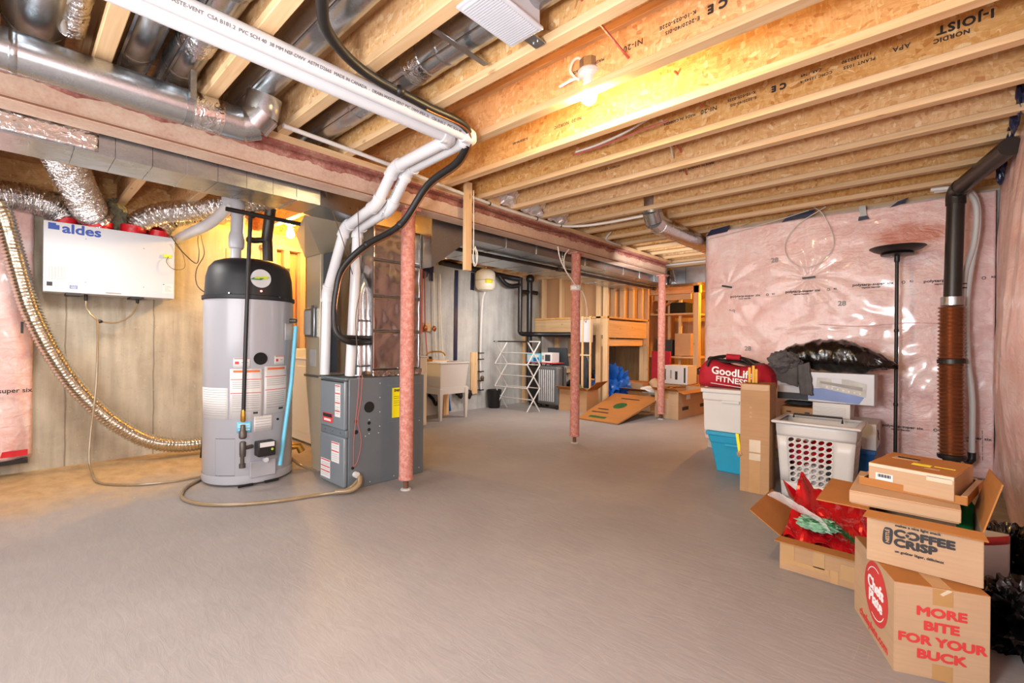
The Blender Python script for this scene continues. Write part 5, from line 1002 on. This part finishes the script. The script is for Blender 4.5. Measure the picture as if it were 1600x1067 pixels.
obj('top_panel', MB().obox(c+up*.0435, lx*.149, ly*.124, up*.0008), M['cardd'], t)
def pf(y, z, hy, hz, m, n, par=None, k=1): return obj(n, MB().obox(c-lx*(.1502+.0006*k)+ly*y+up*z, lx*.0006, ly*hy, up*hz), M[m], par or t, smooth=False)
q = pf(.075, -.004, .027, .013, 'paper', 'barcode_label')
for i in range(14): pf(.094-i*.003, 0, .0006+.0004*(i%3), .006, 'ink', 'barcode_bar', q, 3)
pf(0, .037, .124, .006, 'clear', 'packing_tape'); pf(-.085, .025, .035, .009, 'clear', 'packing_tape')
for x, y, hx, hy, m in ((.045, .055, .045, .04, 'cardp'), (.06, .05, .028, .035, 'tape'), (-.03, -.01, .03, .028, 'yellow'), (-.02, -.075, .006, .03, 'yellow'), (-.075, -.05, .012, .022, 'cardp')): obj('top_sticker', MB().obox(c+up*.0448+lx*x+ly*y, lx*hx*.55, ly*hy, up*.0005), M[m], t, smooth=False)
# gift box
t, W = carton('cardboard_box', 'open cardboard box full of red gift foil on the floor', 2.775, .385, .43, .30, 0, .155, 0, [(0, .075, .0), (3, .17, .62)], closed=False, tape=False)
for y, w_, z0, z1 in ((.115, .05, .03, .14), (-.01, .045, .05, .13), (-.12, .05, .03, .10), (-.07, .03, .0, .06), (.02, .14, .03, .055)): obj('packing_tape', MB().slab([W(-.2185, y-w_/2, z0), W(-.2185, y+w_/2, z0), W(-.2185, y+w_/2, z1), W(-.2185, y-w_/2, z1)], .0008), M['tape'], t, smooth=False)
def redf(a, b):
    x = 2.57+a*.42; y = .16+b*.40
    z = .14+.14*a+.035*noise.noise(Vector((x*9, y*9, 1)))+.04*abs(noise.noise(Vector((x*8+y*8, y*14-x*6, 4))))+.10*math.exp(-((y-.53)/.05)**2)*a*a
    if b < .2: z -= .06*(.2-b)/.2*a
    return (x, min(y, .527) if x < 2.99 else y, z)
t = thing('gift_foil', 'shiny red gift wrap foil bunched up in the open box', 'gift wrap', (2.78, .38, .1))
obj('outer_foil', MB().grid(redf, 34, 34), M['redfoil'], t, solid=.002, smooth=False)
obj('inner_foil', MB().grid(lambda a, b: (2.58+a*.38, .245+b*.28, .10+.09*a+.05*abs(noise.noise(Vector((a*6, b*7, 9))))), 24, 20), M['redfoil'], t, solid=.002, smooth=False)
obj('foil_tip', MB().add([(2.90, .53, .24), (2.95, .49, .25), (2.97, .58, .24), (2.91, .60, .345)], [(0,1,2), (0,1,3), (1,2,3), (0,2,3)]), M['redfoil'], t, smooth=False)
t = thing('flower_sleeve', 'clear cellophane sleeve with a green printed bunch on the red foil', 'wrapping', (2.66, .42, .2))
mb = MB(); mb.grid(lambda a, b: (2.80-.17*a+.07*(b-.5)*(1+a), .60-.21*a+.12*(b-.5), .265-.03*a+.035*math.sin(PI*b)+.008*noise.noise(Vector((a*7, b*9, 2)))), 20, 12); obj('cellophane', mb, M['cello'], t, solid=.001)
q = obj('green_bunch', MB().blob((2.65, .395, .222), (.06, .085, .026), 4, .3, 5, 3), M['seagreen'], t)
for i in range(44):
    u_, v_ = random.uniform(-1, 1), random.uniform(-1, 1); obj('leaf', MB().blob((2.65+u_*.04, .395+v_*.06, .240+random.random()*.01), (.012, .016, .004), 1, .1, 2, i), M[('seagreen', 'darkgreen', 'seagreen', 'green')[i%4]], q)
t = thing('fir_sprig', 'dark green tinsel fir sprig lying in the gift box', 'decoration', (2.62, .28, .2))
pts_ = [(2.72, .36, .225), (2.67, .31, .22), (2.62, .26, .21), (2.585, .235, .195)]
obj('stem', MB().tube(pts_, .004, 6, 4), M['darkgreen'], t); mb = MB()
for i in range(420):
    k = random.random(); p = Vector(pts_[0]).lerp(Vector(pts_[3]), k); d_ = Vector((random.gauss(0,1), random.gauss(0,1), random.gauss(.3,1))).normalized()*random.uniform(.02, .045)
    s_ = d_.cross(Vector((.3,.5,1))).normalized()*.0016; mb.add([p-s_, p+s_, p+d_], [(0,1,2)])
o = obj('needles', mb, M['darkgreen'], t, smooth=False); o['kind'] = 'stuff'
# things squeezed against the right wall
t = thing('paper_bag', 'tall white paper bag with a red top band behind the slogan box', 'bag', (2.75, -.2, 0))
obj('front_sheet', MB().grid(lambda a, b: (2.66+.02*math.sin(PI*a)+.12*a*a, -.135-.115*a, .002+.315*b), 12, 8), M['paper'], t, solid=.003)
obj('back_sheet', MB().grid(lambda a, b: (2.80, -.13-.12*a, .002+.315*b), 4, 4), M['paper'], t, solid=.003)
q = obj('red_band', MB().grid(lambda a, b: (2.657+.02*math.sin(PI*a)+.12*a*a, -.135-.115*a, .285+.034*b), 12, 2), M['redink'], t, solid=.001)
obj('oval_mark', MB().lathe((2.652, -.158, .30), [(.008, 0), (.011, 0)], 16, 'x', caps=False), M['whiteink'], q)
one('garbage_bag', 'crumpled black plastic bag on the floor beside the slogan box', 'bag', MB().blob((2.50, -.25, .085), (.10, .10, .10), 5, .55, 2.2, 21, True, .002), M['blackbag'])
one('garbage_bag', 'full black plastic bag slumped behind the white paper bag', 'bag', MB().blob((3.02, -.26, .11), (.16, .09, .14), 5, .35, 2.4, 5, True, .002), M['blackbag'])

# ------------------------------------------------------------------ right side: things against the end wall
def tub(name, label, x0, x1, y0, y1, z0, h, tp, m, cat='bin', lid=None):
    t = thing(name, label, cat, ((x0+x1)/2, (y0+y1)/2, z0)); n = []
    def ring(d, z): return [(x0+d, y0+d, z0+z), (x1-d, y0+d, z0+z), (x1-d, y1-d, z0+z), (x0+d, y1-d, z0+z)]
    def shell(prof):
        vs = []; fs = []
        for d, z in prof: vs += ring(d, z)
        for j in range(len(prof)-1):
            for i in range(4): fs.append((j*4+i, j*4+(i+1)%4, j*4+4+(i+1)%4, j*4+4+i))
        fs.append((0,1,2,3)); fs.append(tuple(range(len(vs)-4, len(vs)))); return MB().add(vs, fs)
    obj('tub', shell([(tp, .0), (tp*.25+.004, h*.72), (tp*.25-.002, h*.74), (.0, h-.035)]), M[m], t, smooth=True, bevel=.012, seg=3)
    obj('rim', shell([(-.008, h-.035), (-.012, h-.03), (-.012, h-.002), (-.006, h)]), M[lid or m], t, bevel=.004)
    obj('grip', MB().box(x0-.012, x0+.004, (y0+y1)/2-.07, (y0+y1)/2+.07, z0+h*.68, z0+h*.74), M[m], t, bevel=.004)
    return t
tub('storage_tub', 'cyan blue plastic tub on the floor under a white bin', 4.06, 4.46, .98, 1.41, 0, .35, .06, 'bluebin')
tub('storage_bin', 'white plastic bin stacked on the cyan blue tub', 4.06, 4.47, .99, 1.455, .352, .36, .012, 'plasticw')
tub('storage_tub', 'dark blue plastic tub behind the white laundry basket', 4.36, 4.74, .30, .90, 0, .305, .04, 'bluedark')
t = thing('gym_bag', 'red gym bag with white lettering lying on the white bin', 'bag', (4.26, 1.24, .714))
def bagf(a, b):                                            # a along the length (y), b around
    y = 1.525-a*.58; e = min(1, math.sin(PI*min(max(a*.98+.01, 0), 1))*2.6)**.5; th = 2*PI*b
    hh = (.235-.05*a+.02*math.sin(a*9))*(.55+.45*e)/2; ww = .155*(.5+.5*e)
    cs, sn = math.cos(th), math.sin(th); k = .62
    return (4.26+ww*math.copysign(abs(cs)**k, cs)+.01*noise.noise(Vector((a*5, b*6, 2))), y, .716+hh+hh*math.copysign(abs(sn)**k, sn)+.008*noise.noise(Vector((a*6, b*5, 7))))
mb = MB().grid(bagf, 40, 36); n0 = len(mb.v); mb.add([bagf(0, i/36) for i in range(36)], [tuple(range(36))]); mb.add([bagf(1, i/36) for i in range(36)], [tuple(range(36))])
obj('body', mb, M['redbag'], t)
obj('zip_flap', MB().grid(lambda a, b: (4.19+.13*b, 1.46-.44*a, .958-.052*a+.02*math.sin(PI*b)+.006*math.sin(a*14)), 24, 6), M['black'], t, solid=.01)
for dx in (-.165, .1): obj('handle', MB().tube([(4.26+dx, 1.43, .90), (4.26+dx*.9, 1.40, .965), (4.26+dx*.2, 1.3, .99), (4.26+dx*.2, 1.16, .965), (4.26+dx*.9, 1.07, .92), (4.26+dx, 1.05, .86)], .013, 8, 6), M['black'], t)
obj('handle_wrap', MB().tube([(4.23, 1.31, .985), (4.235, 1.2, .978)], .026, 12, crumple=.004), M['redbag'], t)
obj('end_grip', MB().tube([(4.16, 1.51, .88), (4.14, 1.525, .87), (4.14, 1.525, .82)], .01, 8), M['black'], t)
text('lettering', 'GoodLife', M['whiteink'], (4.087, 1.22, .853), (0, -1, -.10), (0, -.03, 1), .088, t, .0022, 'CENTER', 1.0, lift=.012)
text('lettering', 'FITNESS', M['whiteink'], (4.087, 1.225, .787), (0, -1, -.10), (0, -.03, 1), .064, t, .0014, 'CENTER', 1.12, lift=.012)
obj('underline', MB().slab([(4.072, 1.39, .758), (4.072, 1.08, .727), (4.072, 1.08, .731), (4.072, 1.39, .762)], .001), M['whiteink'], t)
# tall carton and yellow level
t, W = carton('tall_carton', 'tall narrow cardboard carton standing before the cyan tub', 3.83, .955, .25, .19, 0, .80, .06, [], tape=False, m='card')
for z0, z1, m in ((.30, .39, 'clear'), (.24, .29, 'clear'), (.0, .24, 'tape')): obj('packing_tape', MB().slab([W(-.1278, -.04, z0), W(-.1278, .035, z0), W(-.1278, .035, z1), W(-.1278, -.04, z1)], .0008), M[m], t, smooth=False)
obj('packing_tape', MB().slab([W(-.1278, -.09, .755), W(-.1278, .09, .755), W(-.1278, .09, .797), W(-.1278, -.09, .797)], .0008), M['tape'], t, smooth=False)
obj('side_tear', MB().blob(W(-.12, .099, .27), (.02, .02, .02), 3, .4), M['cardp'], t)
for z in (.62, .58, .55): obj('print', MB().slab([W(-.1275, .02, z), W(-.1275, .035, z), W(-.1275, .035, z+.015), W(-.1275, .02, z+.015)], .0006), M['cardp'], t, smooth=False)
for i, (y, h) in enumerate(((1.012, .12), (.985, .135), (.965, .11))): one('gold_stick', ('left', 'middle', 'right')[i]+'most of three gold sticks poking out of the tall carton', 'stick', MB().rbox(3.80, y, .02, .02, .803, .80+h, .3), M['brass'], 'gold sticks in the tall carton', bevel=.002)
one('spirit_level', 'yellow tool handle tucked against the left side of the tall carton', 'tool', MB().obox((3.74, 1.066, .345), (.012, 0, 0), (0, .012, .0), (0, .01, .07)), M['yellow'], bevel=.004)
# laundry basket
t = thing('laundry_basket', 'white plastic laundry basket with rows of oval holes', 'basket', (3.95, .6, 0))
def bask(s, r, z, side):
    k = z/.545; x0, x1, y0, y1 = 3.80-.045*k, 4.09+.045*k, .385-.035*k, .785+.035*k
    return ((x0, y1+(y0-y1)*s, z) if side == 0 else (x1, y1+(y0-y1)*s, z) if side == 1 else (x0+(x1-x0)*s, y0, z) if side == 2 else (x0+(x1-x0)*s, y1, z))
def holed(side, s0, s1, z0, z1, nc, nr):
    mb = MB(); ds, dz = (s1-s0)/nc, (z1-z0)/nr; N = 16
    for i in range(nc):
        for j in range(nr):
            cs, cz = s0+ds*(i+.5), z0+dz*(j+.5); inn = []; out = []
            for k in range(N):
                a = 2*PI*k/N; inn.append(bask(cs+ds*.37*math.cos(a)+ds*.14*math.sin(a), 0, cz+dz*.38*math.sin(a), side))
                m_ = max(abs(math.cos(a)), abs(math.sin(a))); out.append(bask(cs+ds*.5*math.cos(a)/m_, 0, cz+dz*.5*math.sin(a)/m_, side))
            mb.add(inn+out, [(k, (k+1)%N, N+(k+1)%N, N+k) for k in range(N)])
    for (a, b, c, d) in ((0, 1, .0, z0), (0, 1, z1, .53), (0, s0, z0, z1), (s1, 1, z0, z1)): mb.grid(lambda p, q: bask(a+(b-a)*p, 0, c+(d-c)*q, side), 4, 4)
    return mb
obj('front_wall', holed(0, .14, .74, .11, .44, 6, 8), M['plasticw'], t, solid=.004)
obj('side_wall', holed(2, .2, .8, .11, .44, 5, 8), M['plasticw'], t, solid=.004)
for sd_ in (1, 3): obj('side_wall', MB().grid(lambda p, q: bask(p, 0, .53*q, sd_), 4, 4), M['plasticw'], t, solid=.004)
obj('floor', MB().box(3.8, 4.09, .385, .785, .004, .012), M['plasticw'], t)
rim = []; 
for d, z in ((0, .525), (-.025, .53), (-.032, .54), (-.025, .55), (0, .552), (.008, .545)): rim.append([(3.757+d, .352+d, z), (4.133-d, .352+d, z), (4.133-d, .818-d, z), (3.757+d, .818-d, z)])
obj('rim', MB().add([p for r in rim for p in r], [(j*4+i, j*4+(i+1)%4, j*4+4+(i+1)%4, j*4+4+i) for j in range(5) for i in range(4)]), M['plasticw'], t, bevel=.006)
q = obj('handle', MB().tube([(3.98, .75, .55), (3.98, .75, .575), (3.96, .45, .58), (3.96, .45, .54)], .007, 8), M['black'], t); q['label'] = 'black wire handle'
for i, (x, y, z, r, m, l) in enumerate(((3.92, .69, .30, .1, 'redbag', 'red cloth seen through the holes of the laundry basket'), (3.93, .55, .33, .1, 'redfoil', 'shiny red bundle seen through the holes of the laundry basket'), (3.94, .63, .14, .12, 'paper', 'white cloth in the bottom of the laundry basket'), (3.96, .5, .2, .09, 'lam', 'dark cloth in the laundry basket'))):
    one('laundry', l, 'cloth', MB().blob((x, y, z), (r, r, r*.9), 4, .25, 2.5, i*3, flat=.014), M[m], 'laundry in the white basket')
# stacked white boxes
printed('white_box', 'white carton on the dark blue tub behind the laundry basket', 4.36, 4.74, .29, .90, .307, .195, 'white', []) if False else None
t = thing('white_box', 'wide white carton on the dark blue tub behind the laundry basket', 'box', (4.55, .6, .307)); obj('carton', MB().box(4.36, 4.74, .287, .90, .307, .503), M['plasticw'], t, bevel=.003); obj('side_print', MB().tube([(4.45, .286, .45), (4.5, .286, .42), (4.48, .286, .40), (4.56, .286, .36)], .004, 5), M['ink'], t); obj('front_grey_disc', MB().lathe((4.359, .43, .31), [(.0, 0), (.06, -.0006)], 24, 'x', caps=False), M['inkg'], t)  # last part: flat grey disc low on the carton front
t = thing('white_box', 'small white shipping carton squeezed under the printed machine box', 'box', (4.47, .57, .505)); obj('carton', MB().box(4.35, 4.6, .445, .69, .505, .637), M['plasticw'], t, bevel=.003)
mb = MB()
for i in range(7): mb.box(4.3485, 4.35, .47, .68-.02*(i%3), .60-i*.012, .6015-i*.012)
obj('address_print', mb, M['inkg'], t, smooth=False)
t, W = carton('cardboard_box', 'flat brown cardboard box under the printed machine box', 4.48, .805, .24, .225, .505, .075, 0, [], tape=False)
for y in (.07, -.06): obj('print', MB().slab([W(-.1225, y, .03), W(-.1225, y-.035, .03), W(-.1225, y-.035, .042), W(-.1225, y, .042)], .0006), M['ink'], t)
one('dark_folder', 'dark flat bag between the brown box and the printed machine box', 'bag', MB().blob((4.47, .80, .608), (.11, .11, .026), 3, .15, 3, 2), M['lam'])
t = thing('machine_box', 'big white carton printed with a picture of a white machine', 'box', (4.5, .62, .64)); obj('carton', MB().box(4.35, 4.62, .30, .94, .641, .876), M['white'], t, bevel=.003)
def pr(y0, y1, z0, z1, m, n='print', k=1, par=None): return obj(n, MB().box(4.35-.0012*k, 4.35-.0012*(k-1)+.0002, y1, y0, z0, z1), M[m], par or t, smooth=False)
pr(.94, .72, .645, .70, 'lam'); q = obj('picture_table', MB().slab([(4.3485, .72, .66), (4.3485, .39, .645), (4.3485, .36, .70), (4.3485, .60, .755), (4.3485, .70, .745)], .001), M['printblue'], t)
obj('picture_machine', MB().slab([(4.347, .67, .76), (4.347, .35, .70), (4.347, .345, .80), (4.347, .46, .83), (4.347, .66, .835)], .001), M['printgrey'], t)
obj('picture_slot', MB().slab([(4.3455, .64, .79), (4.3455, .37, .745), (4.3455, .37, .775), (4.3455, .64, .81)], .001), M['inkg'], t)
pr(.565, .50, .765, .83, 'white', 'picture_carriage', 4); 
for i in range(7): pr(.60-i*.035, .59-i*.035, .755-i*.006, .768-i*.006, 'paper', 'picture_roller', 4)
for i in range(5): pr(.92, .80-.01*(i%2), .83-i*.018, .834-i*.018, 'inkg')
def bb(a, b):
    y = .93-a*.76; th = 2*PI*b; e = (math.sin(PI*(a*.93+.06))**.5)*(1 if a < .6 else 1-.6*((a-.6)/.4)**2)
    w_ = noise.noise(Vector((a*14-b*3, math.cos(th)*1.5, math.sin(th)*1.5)))*.016+abs(noise.noise(Vector((a*26+b*9, math.cos(th), math.sin(th)*3))))*.012
    return (4.47+(.14*e+w_)*math.cos(th), y, .99-.055*a*a+(.125*e+w_)*math.sin(th)+.035*math.sin(PI*a))
one('garbage_bag', 'long full black garbage bag lying on the printed machine box', 'bag', MB().grid(bb, 90, 40), M['blackbag'])
t = thing('grey_garment', 'crumpled dark grey garment draped over the left of the machine box', 'garment', (4.32, .85, .66))
obj('bundle', MB().blob((4.34, .89, .955), (.10, .12, .085), 5, .3, 2.3, 5), M['cloth'], t)
obj('hanging_sleeve', MB().grid(lambda a, b: (4.335-.008*math.sin(a*7), .80-.085*a-.03*b+.01*noise.noise(Vector((a*3, b*5, 1))), .925-.235*b+.03*a*(1-b)), 10, 16), M['cloth'], t, solid=.02)
obj('folded_flap', MB().grid(lambda a, b: (4.325+.01*math.sin(a*6), .98-.19*a, .95-.14*b-.06*a*b+.012*noise.noise(Vector((a*4, b*4, 3)))), 12, 12), M['cloth'], t, solid=.025)
# torchiere lamp
t = thing('floor_lamp', 'tall black torchiere floor lamp in front of the pink end wall', 'lamp', (4.7, .2, 0)); lx0, ly0 = 4.7, .192
obj('base', MB().lathe((lx0, ly0, 0), [(.10, 0), (.105, .01), (.1, .02), (.02, .03)], 32), M['black'], t)
obj('pole', MB().lathe((lx0, ly0, .03), [(.012, 0), (.012, 1.73)], 16), M['black'], t)
for z in (.62, 1.2): obj('pole_joint', MB().lathe((lx0, ly0, z), [(.013, 0), (.015, .005), (.015, .02), (.013, .025)], 16), M['iron'], t)
obj('socket', MB().lathe((lx0, ly0, 1.75), [(.014, 0), (.018, .01), (.018, .05), (.1, .058), (.105, .065)], 32), M['iron'], t)
obj('dish_shade', MB().lathe((lx0, ly0, 1.815), [(.03, 0), (.1, .008), (.15, .03), (.176, .05), (.174, .054), (.14, .036), (.09, .016), (.0, .012)], 48, caps=False), M['black'], t)
# corner vent
t = thing('corner_vent_pipe', 'black vent pipe above a copper-brown corrugated duct in the corner', 'pipe', (4.6, -.125, 0))
obj('upper_pipe', MB().tube([(4.6, -.122, 1.44), (4.6, -.135, 2.16)], .05, 24), M['soot'], t)
obj('elbow', MB().tube([(4.6, -.135, 2.12), (4.6, -.135, 2.18), (4.57, -.145, 2.215), (4.50, -.16, 2.222)], .056, 24, 6), M['soot'], t)
obj('horizontal_pipe', MB().tube([(4.55, -.15, 2.222), (3.78, -.33, 2.222)], .052, 24), M['soot'], t)
q = obj('clamp', MB().lathe((4.6, -.121, 1.385), [(.06, 0), (.066, .005), (.066, .065), (.056, .07)], 28), M['galvround'], t); q['label'] = 'shiny steel clamp band'
obj('flex_duct', MB().tube([(4.6, -.119, 1.38), (4.6, -.117, .9), (4.6, -.125, .31)], .07, 28, 0, (.008, .028)), M['copflex'], t)
obj('dark_band', MB().tube([(4.6, -.118, 1.0), (4.6, -.119, .97)], .078, 28), M['soot'], t)
obj('lower_pipe', MB().tube([(4.6, -.125, .31), (4.6, -.125, .0)], .05, 24), M['soot'], t)
obj('lower_clamp', MB().lathe((4.6, -.125, .28), [(.075, 0), (.08, .01), (.08, .03), (.06, .04)], 28), M['soot'], t)
t = thing('white_conduit', 'pair of white plastic tubes curving down beside the black vent pipe', 'pipe', (4.75, -.2, .3))
obj('tube', MB().tube([(4.72, .0, 2.285), (4.72, -.12, 2.27), (4.72, -.2, 2.22), (4.72, -.245, 2.1), (4.72, -.235, 1.85), (4.72, -.19, 1.62), (4.72, -.18, 1.38)], .017, 12, 6), M['plasticw'], t)
obj('tube', MB().tube([(4.74, -.02, 2.275), (4.74, -.18, 2.26), (4.74, -.245, 2.16), (4.74, -.255, 1.95), (4.74, -.22, 1.65), (4.74, -.20, 1.35), (4.74, -.21, 1.0), (4.74, -.235, .7), (4.74, -.235, .28)], .018, 12, 6), M['plasticw'], t)
obj('elbow', MB().tube([(4.74, -.235, .32), (4.74, -.235, .27), (4.72, -.21, .24)], .024, 12), M['black'], t)
for z in (1.52, 1.55): obj('band', MB().lathe((4.72, -.183, z), [(.019, 0), (.019, .008)], 12), M['black'], t)
